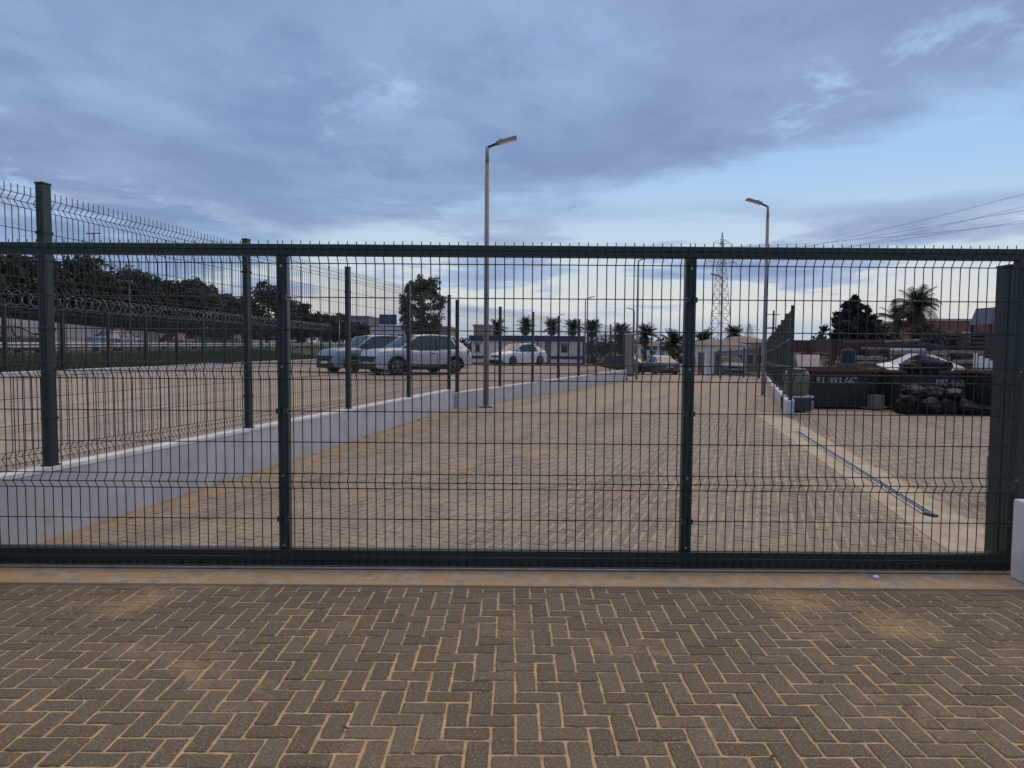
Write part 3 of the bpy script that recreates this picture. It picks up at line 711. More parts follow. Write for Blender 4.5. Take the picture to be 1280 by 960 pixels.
# ------------------------------------------------------------------ vegetation
def leafcloud(m, centres, per, size, rr, flat=0.0):
    for (c, rad) in centres:
        for _ in range(per):
            while True:
                v = Vector((rr.uniform(-1, 1), rr.uniform(-1, 1), rr.uniform(-1, 1)))
                if v.length < 1: break
            v = v * (0.55 + 0.45 * v.length) ; p = Vector((c[0] + v.x * rad[0], c[1] + v.y * rad[1], c[2] + v.z * rad[2]))
            a = Vector((rr.gauss(0, 1), rr.gauss(0, 1), rr.gauss(0, 1) * (1 - flat))).normalized(); b = a.cross(Vector((rr.gauss(0, 1), rr.gauss(0, 1), rr.gauss(0, 1)))).normalized()
            s = size * rr.uniform(0.6, 1.4)
            m.add([p - a * s, p + b * s * 0.45, p + a * s, p - b * s * 0.45], [(0, 1, 2, 3)])
def tree(label, x, y, z, h, w, leaf, seed, style='round', n=34, per=60, size=0.20, trunk=0.25, group='trees beyond the fences', name='broadleaf_tree', cat='tree'):
    rr = random.Random(seed); t_ = thing(name, label, cat, (x, y, z), 0, group)
    m = MB(); lean = rr.uniform(-0.04, 0.04) * h; tr_ = h * trunk * 0.10 + 0.05
    m.tube([(0, 0, -0.1), (lean * .4, 0, h * 0.3), (lean, 0, h * 0.62), (lean, 0, h * 0.9)], [tr_, tr_ * 0.75, tr_ * 0.45, tr_ * 0.1], 7)
    cs = []
    for k in range(n):
        if style == 'cone':
            f_ = ((k + rr.random()) / n) ** 1.05; an = rr.uniform(0, 6.28); rad = w / 2 * (1 - f_) ** 0.8 * rr.random() ** 0.7; zz = h * (trunk * 0.6 + (1 - trunk * 0.6) * f_ * 0.97)
            r0 = 0.062 * w * (1.0 - f_) + 0.07; cs.append(((rad * math.cos(an), rad * math.sin(an), zz), (r0 * 1.25, r0 * 1.25, r0 * 1.0)))
        else:
            an = rr.uniform(0, 6.28); u = rr.uniform(-1, 1); q = math.sqrt(1 - u * u); rd = rr.uniform(0.45, 1.0) ** 0.6
            top = 1.0 if style == 'round' else rr.uniform(0.75, 1.15)
            r0 = w * (rr.uniform(0.09, 0.17) if style != 'feather' else rr.uniform(0.045, 0.12))
            ch = h * (1 - trunk) / 2
            cs.append(((lean + (w / 2 - r0 * 0.6) * q * rd * math.cos(an), (w / 2 - r0 * .6) * q * rd * math.sin(an), h * trunk + ch + (ch - r0 * .5) * u * rd * top), (r0, r0, r0 * 0.85)))
    for k in range(min(n, 9)):
        c = cs[(k * 5) % n][0]; m.tube([(lean * 0.7, 0, h * (trunk + 0.05 + 0.03 * k)), (c[0] * 0.55, c[1] * 0.55, (c[2] + h * 0.45) / 2), c], [tr_ * 0.4, tr_ * 0.25, tr_ * 0.06], 5)
    m.build('trunk', M_bark, t_, True)
    lm = MB(); leafcloud(lm, cs, per, size, rr); lm.build('crown', leaf, t_)
    return t_
def palm(label, x, y, z, h, w, seed, nf=34, skirt=True, seg=7):
    rr = random.Random(seed); t_ = thing('palm_tree', label, 'palm tree', (x, y, z), rr.uniform(0, 6), 'palm trees')
    m = MB(); m.tube([(0, 0, -0.1), (0.03 * h, 0, h * 0.5), (0.02 * h, 0, h)], [0.26, 0.20, 0.22], 9); m.build('trunk', M_bark, t_, True)
    for part, mt_, lo_, hi_, cnt in (('frond', M_palm, -0.35, 1.35, nf), ('dry_skirt', M_palmdry, -1.25, -0.6, nf // 2 if skirt else 0)):
        fm = MB()
        for k in range(cnt):
            an = rr.uniform(0, 6.28); el = rr.uniform(lo_, hi_); L = w / 2 * rr.uniform(0.8, 1.1) * (0.75 if part != 'frond' else 1)
            d = Vector((math.cos(an), math.sin(an), 0)); side = Vector((-d.y, d.x, 0)); p = Vector((0.02 * h, 0, h)); pr = p; e = el
            for q in range(seg):
                nx = pr + (d * math.cos(e) + Vector((0, 0, math.sin(e)))) * (L / seg); e -= (0.05 + 0.025 * q) * (0.7 if el > 0.9 else 1)
                lw = w * 0.17 * math.sin(math.pi * (q + 1.1) / (seg + 1.4)); f_ = (nx - pr)
                for sg in (-1, 1):
                    for o_ in (0.0, 0.5):
                        b0 = pr + f_ * o_; tip = b0 + f_ * 0.9 + side * sg * lw + Vector((0, 0, -lw * 0.35))
                        fm.add([b0, b0 + f_ * 0.36, tip], [(0, 1, 2)])
                fm.add([pr, nx, nx + Vector((0, 0, 0.02 * w / 3)), pr + Vector((0, 0, 0.03 * w / 3))], [(0, 1, 2, 3)])
                pr = nx
        if cnt: fm.build(part, mt_, t_)
    return t_
for k, (px, cy, Y, w, lab) in enumerate([
    (622, 410, 95, 2.6, 'leftmost small palm behind the cabin roof'), (656, 408, 100, 2.7, 'palm behind the middle of the cabin roof'),
    (689, 409, 100, 2.7, 'palm behind the right half of the cabin roof'), (717, 410, 98, 2.5, 'palm behind the right end of the cabin roof'),
    (741, 411, 90, 2.5, 'palm just right of the cabin above the dark hedge'), (777, 418, 88, 2.9, 'bushy palm left of the concrete pillar'),
    (807, 419, 80, 2.6, 'palm behind the third lamp post'), (842, 430, 75, 3.0, 'broad palm above the grey sedan'),
    (880, 425, 80, 2.6, 'palm right of the second gate upright'), (918, 418, 95, 2.7, 'palm behind the tan-roofed house')]):
    X, Z = XZ(px, cy, Y); zz = -1.1; palm(lab, X, Y, zz, Z - zz, w * 1.2, 30 + k, 60)
# near palm group at right
X, Z = XZ(1148, 384, 44); palm('tallest palm tree standing over the scrap yard at right', X, 44, -0.8, Z + 0.8, 3.3, 50, 40, True, 9)
X, Z = XZ(1122, 400, 46); palm('shorter palm left of the tallest palm', X, 46, -0.8, Z + 0.8, 2.9, 51, 34, False, 8)
X = P(1066, 430, 40).x
tree('dark jagged conifer with a tall spike at the back of the scrap yard', X, 40, -0.7, 5.05, 6.2, M_leafblue, 60, 'cone', 260, 46, 0.12, 0.3, name='conifer_tree')
for k, (px, py, Y, w, leaf, lab) in enumerate([(1092, 395, 43, 2.2, M_leafmid, 'rounded green bush right of the jagged conifer'), (1108, 402, 45, 2.4, M_leafolive, 'olive bush between the conifer and the palms'),
        (1160, 396, 42, 2.2, M_leafdark, 'dark open-branched tree right of the tallest palm'), (1172, 398, 41, 1.8, M_leafmid, 'leafy small tree in front of the red building'), (1138, 405, 42, 2.2, M_leafmid, 'green shrub under the tallest palm')]):
    X, Z = XZ(px, py, Y); tree(lab, X, Y, -0.7, Z + 0.7, w, leaf, 70 + k, 'open', 26, 44, 0.10, 0.3)
# the big tree by the lot
X, Z = XZ(531, 340, 62); tree('large dense grey-green tree behind the crossovers', X, 62, -0.4, Z + 0.4, 4.4, M_leafmid, 80, 'feather', 170, 80, 0.12, 0.16)
# left belt of trees beyond the road
belt = [(-40, 305, 52, 9, 0, 'dark evergreen tree cut by the left edge of the photo'), (18, 312, 54, 8, 0, 'dark tree left of the first fence post'), (62, 318, 57, 8, 0, 'dark tree directly behind the first fence post'),
        (100, 318, 60, 8, 0, 'dark tree just right of the first fence post'), (138, 330, 64, 7.5, 0, 'dark tree above the silver passing car'), (172, 334, 68, 7.5, 0, 'dark rounded tree left of the thin white lamp pole'),
        (205, 345, 72, 7.5, 0, 'dark tree behind the razor wire midway'), (240, 347, 76, 7, 1, 'greener tree right of the dark belt'), (268, 358, 80, 7, 1, 'green sloping tree left of the second fence post'), (296, 370, 86, 6.5, 0, 'low dark tree next to the second fence post'),
        (332, 352, 82, 7, 2, 'tall olive tree between the second post and the gate upright'), (371, 374, 90, 5.2, 0, 'small dark tree right of the gate upright'), (404, 390, 92, 5.2, 2, 'olive bushy tree farther along the road'), (424, 392, 95, 5, 1, 'green tree left of the third fence post'), (446, 404, 100, 4.5, 0, 'low dark tree below the grey block building')]
for k, (px, py, Y, w, lf, lab) in enumerate(belt):
    X, Z = XZ(px, py, Y); z0 = 0.9
    tree(lab, X, Y, z0, Z - z0, w, (M_leafdark, M_leafmid, M_leafolive)[lf], 100 + k, 'open', 60, 80, 0.25, 0.12)

def hedge(label, x0, x1, y, z0, h, d, leaf, seed, n=None):
    rr = random.Random(seed); t_ = thing('hedge', label, 'hedge', ((x0 + x1) / 2, y, z0)); L = x1 - x0
    m = MB()
    for k in range(max(3, int(L / 0.8))):
        xx = -L / 2 + 0.3 + k * (L - 0.6) / max(2, int(L / 0.8) - 1); m.tube([(xx, 0, -0.1), (xx + rr.uniform(-.1, .1), 0, h * 0.7)], [0.05, 0.02], 5)
    m.build('stem', M_bark, t_)
    lm = MB(); cs = []
    for k in range(n or int(L * h * 2.2)):
        r0 = rr.uniform(0.28, 0.5); cs.append(((rr.uniform(-L / 2 + .1, L / 2 - .1), rr.uniform(-d / 2, d / 2), rr.uniform(0.1, h - 0.25 + rr.uniform(0, .15))), (r0, r0, r0)))
    leafcloud(lm, cs, 46, 0.13, rr); lm.build('foliage', leaf, t_); return t_
Y = 60; hedge('dark clipped hedge right of the cabin', P(733, 430, Y).x, P(786, 430, Y).x, Y, -0.95, P(760, 432, Y).z + 0.95, 1.2, M_leafblue, 200)
Y = 66; hedge('dark hedge behind the grey sedan', P(803, 430, Y).x, P(872, 430, Y).x, Y, -1.0, P(840, 438, Y).z + 1.0, 1.2, M_leafdark, 201)
Y = 66; hedge('low green hedge in front of the tan-roofed house', P(895, 430, Y).x, P(925, 430, Y).x, Y, -1.0, P(910, 446, Y).z + 1.0, 1.0, M_leafmid, 202)

# dark fence continuing beyond the cabin
def bar_fence(label, p0, p1, zf, H, n_posts, pitch=0.16):
    t_ = thing('bar_fence', label, 'fence'); p0, p1 = Vector(p0), Vector(p1); L = (p1 - p0).length
    for k in range(n_posts):
        p = p0 + (p1 - p0) * k / (n_posts - 1); z = zf(p.y); m = MB(); m.box((p.x, p.y, z + H / 2), (0.09, 0.09, H + 0.1)); m.build('post', M_green, t_)
    m = MB(); n = int(L / pitch)
    for k in range(n + 1):
        p = p0 + (p1 - p0) * k / n; z = zf(p.y); m.box((p.x, p.y, z + H / 2), (0.022, 0.022, H - 0.1))
    tag(m.build('bar', M_wire, t_), kind='stuff')
    for f_ in (0.12, 0.92):
        m = MB(); m.bar((p0.x, p0.y, zf(p0.y) + H * f_), (p1.x, p1.y, zf(p1.y) + H * f_), 0.04, 0.05); m.build('rail', M_green, t_)
    return t_
def gx(px, Y): return P(px, 430, Y).x
bar_fence('dark barred fence beside the cabin leading to the concrete pillar', (gx(735, 51), 51, 0), (gx(782, 44), 44, 0), lambda Y: lotz(Y) - 0.1, 2.3, 5)
bar_fence('dark barred fence and side gate right of the second gate upright', (gx(874, 56), 56, 0), (gx(950, 40), 40, 0), zr, 1.75, 6)
t_ = thing('concrete_pillar', 'beige concrete pillar at the end of the far barred fence', 'pillar', (gx(787, 44), 44, zr(44)))
h_ = P(787, 418, 44).z - zr(44)
m = MB(); m.box((0, 0, h_ / 2), (0.56, 0.45, h_)); m.build('shaft', mat('beige_concrete', (0.28, 0.25, 0.21), 0.9), t_, bevel=0.03)
m = MB(); m.box((0, 0, h_ + 0.03), (0.62, 0.5, 0.06)); m.build('cap', M_cap, t_)

# ------------------------------------------------------------------ left: kerb wall, razor fence, verge, road
KX = lambda Y: -14.95
low_wall('low_wall', 'low white kerb wall along the far left side of the lot', KX, 15, 60, lambda Y: lotz(Y) + 0.24, lambda Y: lotz(Y), 0.22)
vg = MB(); yy_ = [8, 20, 40, 60, 90, 140, 260]
prof = [(-15.05, 0.0), (-17.5, 0.16), (-21.5, 0.62), (-22.5, 0.72), (-34.5, 0.72), (-36.5, 0.75), (-110, 2.5)]
rows = [[(x - (0 if x > -16 else 0), y, lotz(min(y, 60)) * 0 + 0.02 + z) for x, z in prof] for y in yy_]
n = len(prof); vg.add([p for r_ in rows for p in r_], [(i * n + k, (i + 1) * n + k, (i + 1) * n + k + 1, i * n + k + 1) for i in range(len(rows) - 1) for k in range(n - 1)])
struct(vg.build('verge_bank', mat('verge_soil', (0.075, 0.085, 0.038), 0.95, 0, (0.05, 0.06, 0.028), 0.5, 0.9)))
rd = MB(); rd.add([(-22.8, 8, 0.748), (-34.2, 8, 0.748), (-34.2, 260, 0.748), (-22.8, 260, 0.748)], [(0, 1, 2, 3)]); struct(rd.build('road', M_asphalt))
rm = MB(); rm.add([(-23.3, 8, 0.752), (-23.45, 8, 0.752), (-23.45, 260, 0.752), (-23.3, 260, 0.752)], [(0, 1, 2, 3)]); struct(rm.build('road_edge_line', M_white))
rr = random.Random(5); gr = MB()
for _ in range(26000):
    y = rr.uniform(15, 62); x = -15.2 - rr.random() ** 0.8 * 7.0
    z = 0.02 + interp([(-22.5, 0.72), (-21.5, 0.62), (-17.5, 0.16), (-15.05, 0.0)], x)
    h = rr.uniform(0.10, 0.34); a = rr.uniform(0, 6.28); w = rr.uniform(0.012, 0.03); lx, ly = rr.uniform(-0.1, 0.1), rr.uniform(-0.1, 0.1)
    gr.add([(x - w * math.cos(a), y - w * math.sin(a), z), (x + w * math.cos(a), y + w * math.sin(a), z), (x + lx, y + ly, z + h)], [(0, 1, 2)])
tag(gr.build('verge_grass', M_grass), 'rough green grass on the bank beside the road', 'grass', kind='stuff')
# guard rail
gd = thing('guard_rail', 'long steel guard rail along the near edge of the road', 'guard rail')
m = MB(); m.add([(-22.45, 10, 1.05), (-22.40, 10, 1.13), (-22.45, 10, 1.20), (-22.40, 10, 1.27), (-22.45, 10, 1.35), (-22.45, 130, 1.05), (-22.40, 130, 1.13), (-22.45, 130, 1.20), (-22.40, 130, 1.27), (-22.45, 130, 1.35)], [(k, k + 1, k + 6, k + 5) for k in range(4)]); m.build('rail', M_galv, gd)
gp = MB().bb(-0.04, 0.04, -0.05, 0.05, -0.1, 0.62).mesh('post', M_galv)
for k in range(30): put('post', gp, gd, (-22.53, 12 + k * 4, 0.74))
# concrete retaining wall across the road
rw = thing('retaining_wall', 'pale concrete retaining wall on the far side of the road', 'wall')
M_rc = mat('pale_concrete', (0.62, 0.61, 0.59), 0.9, 0, (0.50, 0.49, 0.47), 0.35, 0.9)
wt = [(20, 4.2), (48, 2.95), (70, 2.25), (91, 1.75), (130, 1.5), (200, 1.4)]
seg = []; yv = 24.0
while yv < 180: seg.append(yv); yv += 6.0
for a, b in zip(seg, seg[1:]):
    za, zb = interp(wt, a), interp(wt, b); m = MB()
    m.add([(-34.6, a + .01, 0.6), (-34.3, a + .01, 0.6), (-34.3, b - .01, 0.6), (-34.6, b - .01, 0.6), (-34.6, a + .01, za), (-34.3, a + .01, za), (-34.3, b - .01, zb), (-34.6, b - .01, zb)],
          [(4, 5, 6, 7), (0, 1, 5, 4), (1, 2, 6, 5), (2, 3, 7, 6), (3, 0, 4, 7)]); m.build('panel', M_rc, rw)
# undergrowth on the bank behind
lm = MB(); cs = []
for _ in range(520):
    y = rr.uniform(30, 130); r0 = rr.uniform(0.6, 1.3); x = -36.4 - rr.uniform(0, 4); cs.append(((x, y, rr.uniform(1.2, 3.0 + 0.8 * (y < 80))), (r0, r0, r0 * 0.9)))
leafcloud(lm, cs, 44, 0.24, rr); tag(lm.build('undergrowth', M_leafdark), 'dark undergrowth behind the retaining wall', 'bushes', kind='stuff')
# razor-wire fence
rz_ = thing('razor_wire_fence', 'dark security fence topped with coiled razor wire along the lot edge', 'fence')
FX = -15.35; ft = 2.35
pm = MB().bb(-0.045, 0.045, -0.045, 0.045, -0.2, ft + 0.25).mesh('post', M_dark)
for k in range(17): put('post', pm, rz_, (FX, 16 + k * 2.75, 0.1))
for k in range(16):
    y0 = 16 + k * 2.75; m = MB(); c_ = 44 if k < 9 else 22
    for i in range(c_):
        yy = y0 + 2.75 * i / c_; m.box((FX, yy, 0.1 + ft / 2), (0.007, 0.007, ft))
    for z in [0.15 + q * 0.2 for q in range(12)]: m.bar((FX, y0, z), (FX, y0 + 2.75, z), 0.006, 0.006)
    m.build('mesh_panel', M_wire, rz_)
    m = MB(); pts = []
    for i in range(100):
        f_ = i / 99; an = f_ * 2 * math.pi * 6.0; r0 = 0.25 + 0.03 * math.sin(i * 1.7)
        pts.append((FX + r0 * math.cos(an), y0 + 2.75 * f_ + 0.05 * math.sin(an * 0.5), ft + 0.36 + r0 * math.sin(an)))
    m.tube(pts, 0.009, 3, False); m.build('razor_coil', mat('razor_steel', (0.36, 0.37, 0.39), 0.5, 0.3), rz_)
for z in (ft + 0.2, ft + 0.5):
    m = MB(); m.bar((FX, 16, z), (FX, 60, z), 0.006, 0.006); m.build('line_wire', M_galv, rz_)
# passing cars on the road, sign, thin poles
car('dark blue car on the road at the left edge of the photo', 'hatch', PT_dark, (gx(8, 37.0), 37.0, 0.752), R(80), 'cars passing on the road')
car('silver car on the road between the first and second fence posts', 'sedan', PT_silver, (gx(147, 52), 52, 0.752), R(85), 'cars passing on the road')
car('small dark red car on the road left of the second fence post', 'hatch', PT_red, (gx(223, 66), 66, 0.752), R(88), 'cars passing on the road')
car('white van-like car farthest along the road near the second post', 'suv', PT_white, (gx(300, 84), 84, 0.752), R(88), 'cars passing on the road')
car('small pale car on the road right of the first gate upright', 'hatch', PT_silver2, (gx(374, 96), 96, 0.752), R(88), 'cars passing on the road')
car('small white car on the road left of the crossovers', 'hatch', PT_white, (gx(392, 104), 104, 0.752), R(268), 'cars passing on the road')
def thin_pole(label, px, py, Y, z0, arm=0.0):
    X, Z = XZ(px, py, Y); t_ = thing('light_pole', label, 'pole', (X, Y, z0), 0, 'thin poles along the road')
    m = MB(); m.tube([(0, 0, 0), (0, 0, Z - z0)], [0.09, 0.06], 8); m.build('pole', M_galv, t_, True)
    m = MB(); m.bar((-abs(arm), 0, Z - z0), (abs(arm), 0, Z - z0 + 0.05), 0.16, 0.10); m.build('lamp_head', M_lamp, t_)
thin_pole('thin pale pole with small lamp in front of the dark trees', 162, 352, 58, 0.7, 0.25)
thin_pole('tall twin-headed road lamp showing above the top rail at left', 117, 292, 70, 0.7, 0.7)
thin_pole('thin pole left of the third fence post', 424, 402, 90, 0.7, 0.5)
def sign():
    Y = 70; a, zt = XZ(474, 393, Y); b, zb = XZ(496, 406, Y); t_ = thing('road_sign', 'blue motorway direction sign above the crossovers', 'sign', ((a + b) / 2, Y, 0.2))
    w = (b - a) / 2; m = MB(); m.bb(-w, w, -0.03, 0.03, zb - 0.2, zt - 0.2); p_ = m.build('panel', mat('sign_blue', (0.03, 0.06, 0.22), 0.5), t_, bevel=0.02)
    for k, (ww, zz) in enumerate(((0.45, 0.72), (0.6, 0.45), (0.35, 0.22))):
        m = MB(); m.bb(-w * ww, w * ww, -0.036, -0.0315, zb - 0.2 + (zt - zb) * zz - 0.03, zb - 0.2 + (zt - zb) * zz + 0.03); m.build('print_line', mat('sign_print', (0.25, 0.3, 0.45), 0.5), p_)
    for s_ in (-0.6, 0.6):
        m = MB(); m.tube([(w * s_, 0.06, -0.3), (w * s_, 0.06, zt - 0.3)], 0.05, 8); m.build('post', M_galv, t_)
sign()

# ------------------------------------------------------------------ buildings
def house(name, label, pa, pb, ptop, Y, depth, wallm, z0=-1.2, roof=None, roofm=None, wins=(), cat='building'):
    a, zt = XZ(pa, ptop, Y); b = gx(pb, Y); t_ = thing(name, label, cat, ((a + b) / 2, Y, z0), 0); w = (b - a) / 2; h = zt - z0
    rh = roof or 0
    m = MB(); m.bb(-w, w, 0, depth, 0, h - rh); m.build('wall', wallm, t_)
    if roof:
        e = 0.35; m = MB()
        k = w * 0.55
        m.add([(-w - e, -e, h - rh), (w + e, -e, h - rh), (w + e, depth + e, h - rh), (-w - e, depth + e, h - rh), (-k, depth / 2, h), (k, depth / 2, h)], [(0, 1, 5, 4), (1, 2, 5), (2, 3, 4, 5), (3, 0, 4), (3, 2, 1, 0)]); m.build('roof', roofm, t_)
    else:
        m = MB(); m.bb(-w - 0.1, w + 0.1, -0.1, depth + 0.1, h, h + 0.22); m.build('roof', roofm or M_lamp, t_)
    for (fx, fz, fw, fh) in wins:
        x = -w + 2 * w * fx; z = (h - rh) * fz; m = MB(); m.bb(x - fw / 2, x + fw / 2, -0.05, -0.004, z, z + fh); wo = m.build('window', M_cap, t_)
        m = MB(); m.bb(x - fw / 2 + .08, x + fw / 2 - .08, -0.058, -0.051, z + .08, z + fh - .08); m.build('pane', M_glass, wo)
    return t_
M_tan = mat('tan_wall', (0.38, 0.31, 0.25), 0.9, 0, (0.31, 0.25, 0.20), 0.5, 0.8)
M_tile = mat('tan_roof', (0.20, 0.17, 0.145), 0.9, 0, (0.15, 0.125, 0.105), 1.0, 0.8)
M_redw = mat('red_brown_wall', (0.24, 0.11, 0.085), 0.85, 0, (0.18, 0.085, 0.07), 0.6, 0.8)
M_grey = mat('grey_block', (0.30, 0.28, 0.27), 0.9, 0, (0.24, 0.22, 0.21), 0.4, 0.8)
W3 = [(0.15, 0.55, 1.2, 1.2), (0.4, 0.55, 1.2, 1.2), (0.65, 0.55, 1.2, 1.2), (0.88, 0.55, 1.2, 1.2)]
house('apartment_block', 'grey-tan block building left of the blue sign', 434, 461, 396, 150, 12, M_grey, wins=[(x, z, 1.1, 1.2) for x in (0.2, 0.5, 0.8) for z in (0.5, 0.75)])
house('warehouse', 'low white warehouse behind the blue sign', 452, 508, 408, 120, 14, M_white, wins=W3)
house('brick_shed', 'brown shed under the large tree', 512, 562, 410, 75, 8, M_tan, wins=W3[:2])
house('house', 'tan building with flat top behind the first lamp post', 592, 614, 408, 78, 8, M_tan, wins=[(0.5, 0.5, 0.9, 1.0)])
house('house', 'low town house with pale walls seen past the third lamp', 806, 838, 426, 170, 10, M_cream, roof=1.2, roofm=M_tile, wins=W3)
house('house', 'tan hip-roofed house behind the side gate', 892, 934, 424, 60, 9, M_cream, roof=0.5, roofm=M_tile, wins=[(0.2, 0.3, 0.9, 1.1), (0.7, 0.3, 1.0, 1.1)])
house('house', 'second tan-roofed house left of the right-hand lamp', 926, 968, 420, 66, 9, M_tan, roof=0.6, roofm=M_tile, wins=[(0.25, 0.3, 1.0, 1.0), (0.6, 0.3, 1.0, 1.0)])
house('warehouse', 'long red building with pale roof at the far right', 1164, 1262, 401, 70, 14, M_redw, roofm=mat('pale_pink_roof', (0.50, 0.40, 0.37), 0.8), wins=[(0.1, 0.6, 1.5, 1.0), (0.25, 0.6, 1.5, 1.0), (0.4, 0.6, 1.5, 1.0)])
t_ = thing('gate_pier', 'white gate pier beside the far barred fence', 'pillar', (gx(887, 50), 50, zr(50)))
m = MB(); m.box((0, 0, 0.85), (0.55, 0.4, 1.7)); m.build('shaft', M_plaster, t_); m = MB(); m.box((0, 0, 1.73), (0.65, 0.5, 0.06)); m.build('cap', M_cap, t_)
car('blue-grey car parked behind the far barred fence', 'hatch', paintm('blue_grey_paint', (0.30, 0.36, 0.46)), (gx(913, 56), 56, zr(56)), R(262), 'cars parked on the drive')
car('dark car half hidden left of the concrete pillar', 'hatch', PT_dark, (gx(775, 57), 57, zr(57)), R(150), 'cars parked on the drive')
# skyline belt of distant low trees
lm = MB(); cs = []; rr = random.Random(9)
for _ in range(420):
    Y = rr.uniform(210, 300); x = rr.uniform(-150, 260); r0 = rr.uniform(2.0, 4.0); cs.append(((x, Y, rr.uniform(-1, 1.6)), (r0 * 1.8, r0, r0)))
leafcloud(lm, cs, 30, 0.8, rr); tag(lm.build('distant_woods', M_leafdark), 'distant line of low trees along the horizon', 'woods', kind='stuff')

# ------------------------------------------------------------------ pylons and cables
def pylon(label, px, ptop, pbase, Y, wbase, arms=3, r=0.09):
    X, zt = XZ(px, ptop, Y); z0 = -1.4; H = zt - z0; t_ = thing('lattice_pylon', label, 'pylon', (X, Y, z0), R(20), 'power pylons')
    M_py = mat('pylon_steel', (0.55, 0.56, 0.58), 0.6, 0.0)
    hw = lambda z: wbase / 2 * (1 - 0.62 * min(1, z / (H * 0.70))) if z < H * 0.70 else wbase / 2 * 0.38 * max(0.03, 1 - (z - H * .70) / (H * .30) * 0.97)
    lv = [H * q for q in (0, .1, .19, .28, .36, .44, .51, .58, .64, .70, .76, .82, .88, .94, 1.0)]
    c4 = lambda z: [Vector((a * hw(z), b * hw(z), z)) for a, b in ((-1, -1), (1, -1), (1, 1), (-1, 1))]
    for k in range(4):
        m = MB(); m.tube([c4(z)[k] for z in lv], r, 4); m.build('leg', M_py, t_)
    m = MB()
    for a, b in zip(lv, lv[1:]):
        A, B = c4(a), c4(b)
        for k in range(4):
            m.bar(A[k], B[(k + 1) % 4], r * 1.1, r * 1.1); m.bar(A[(k + 1) % 4], B[k], r * 1.1, r * 1.1); m.bar(B[k], B[(k + 1) % 4], r, r)
    m.build('bracing', M_py, t_)
    tips = []
    for q in range(arms):
        z = H * (0.76 + 0.075 * q); L = wbase * (0.95 - 0.2 * q)
        m = MB()
        for s_ in (-1, 1):
            for b in (-1, 1):
                m.bar((s_ * hw(z), b * hw(z), z), (s_ * L, 0, z + 0.1), r, r); m.bar((s_ * hw(z + 1), b * hw(z + 1), z + H * 0.035), (s_ * L, 0, z + 0.1), r, r)
            m.bar((s_ * L, 0, z + 0.1), (s_ * L, 0, z - H * 0.035), r * 1.2, r * 1.2)
            tips.append(Vector((X + s_ * L * math.cos(R(20)), Y + s_ * L * math.sin(R(20)), z0 + z - H * 0.035)))
        m.build('cross_arm', M_py, t_)
    return tips
tips = pylon('tall lattice pylon right of the second gate upright', 903, 290, 465, 150, 3.9, 3, 0.055)
pylon('tiny far pylon between the tall pylon and the right-hand lamp', 937, 404, 430, 420, 8, 3, 0.10)
t_ = thing('utility_pole', 'distant utility pole with short cross arms by the right-hand lamp', 'pole', (gx(966, 75), 75, -1.2))
m = MB(); hh = P(966, 388, 75).z + 1.2; m.tube([(0, 0, 0), (0, 0, hh)], [0.14, 0.09], 8); m.build('pole', M_bark, t_)
for q in (0.93, 0.72, 0.70): m = MB(); m.box((0, 0, hh * q), (1.3, 0.1, 0.08)); m.build('cross_arm', M_dark, t_)
ends = [(1420, 205), (1420, 222), (1420, 236), (1420, 252), (1420, 262), (1420, 272)]
for k, (ex, ey) in enumerate(ends[:5]):
    A = tips[k] if k < len(tips) else tips[-1]; B = P(ex, ey, 78); pts = []
    for i in range(25):
        f_ = i / 24; p = A.lerp(B, f_); p.z -= 1.6 * 4 * f_ * (1 - f_) * 0.5; pts.append(p)
    tag(MB().tube(pts, 0.022, 4, False).build('power_cable', M_dark), ['highest', 'second highest', 'third', 'fourth', 'lowest'][k] + ' of the power cables sloping up to the right edge', 'cable', 'power cables')

# ------------------------------------------------------------------ scrap yard
M_skip = mat('skip_green', (0.014, 0.029, 0.024), 0.6, 0, (0.008, 0.017, 0.015), 2.5, 0.9, 0.1, 30, third=((0.09, 0.04, 0.02), 5, 0.66, 0.78))
M_rust = mat('rusty_rim', (0.16, 0.075, 0.04), 0.85, 0, (0.08, 0.06, 0.05), 8, 0.9)
M_letter = mat('stencil_white', (0.50, 0.50, 0.48), 0.8, 0, (0.12, 0.14, 0.13), 14, 0.8)
def text_mesh(s, size):
    cu = bpy.data.curves.new('lettering', 'FONT'); cu.body = s; cu.size = size; cu.extrude = 0.0015; cu.offset = size * 0.02
    o = bpy.data.objects.new('tmp', cu); COL.objects.link(o); dg = bpy.context.evaluated_depsgraph_get()
    me = bpy.data.meshes.new_from_object(o.evaluated_get(dg)); bpy.data.objects.remove(o); bpy.data.curves.remove(cu); me.materials.clear(); me.materials.append(M_letter); return me
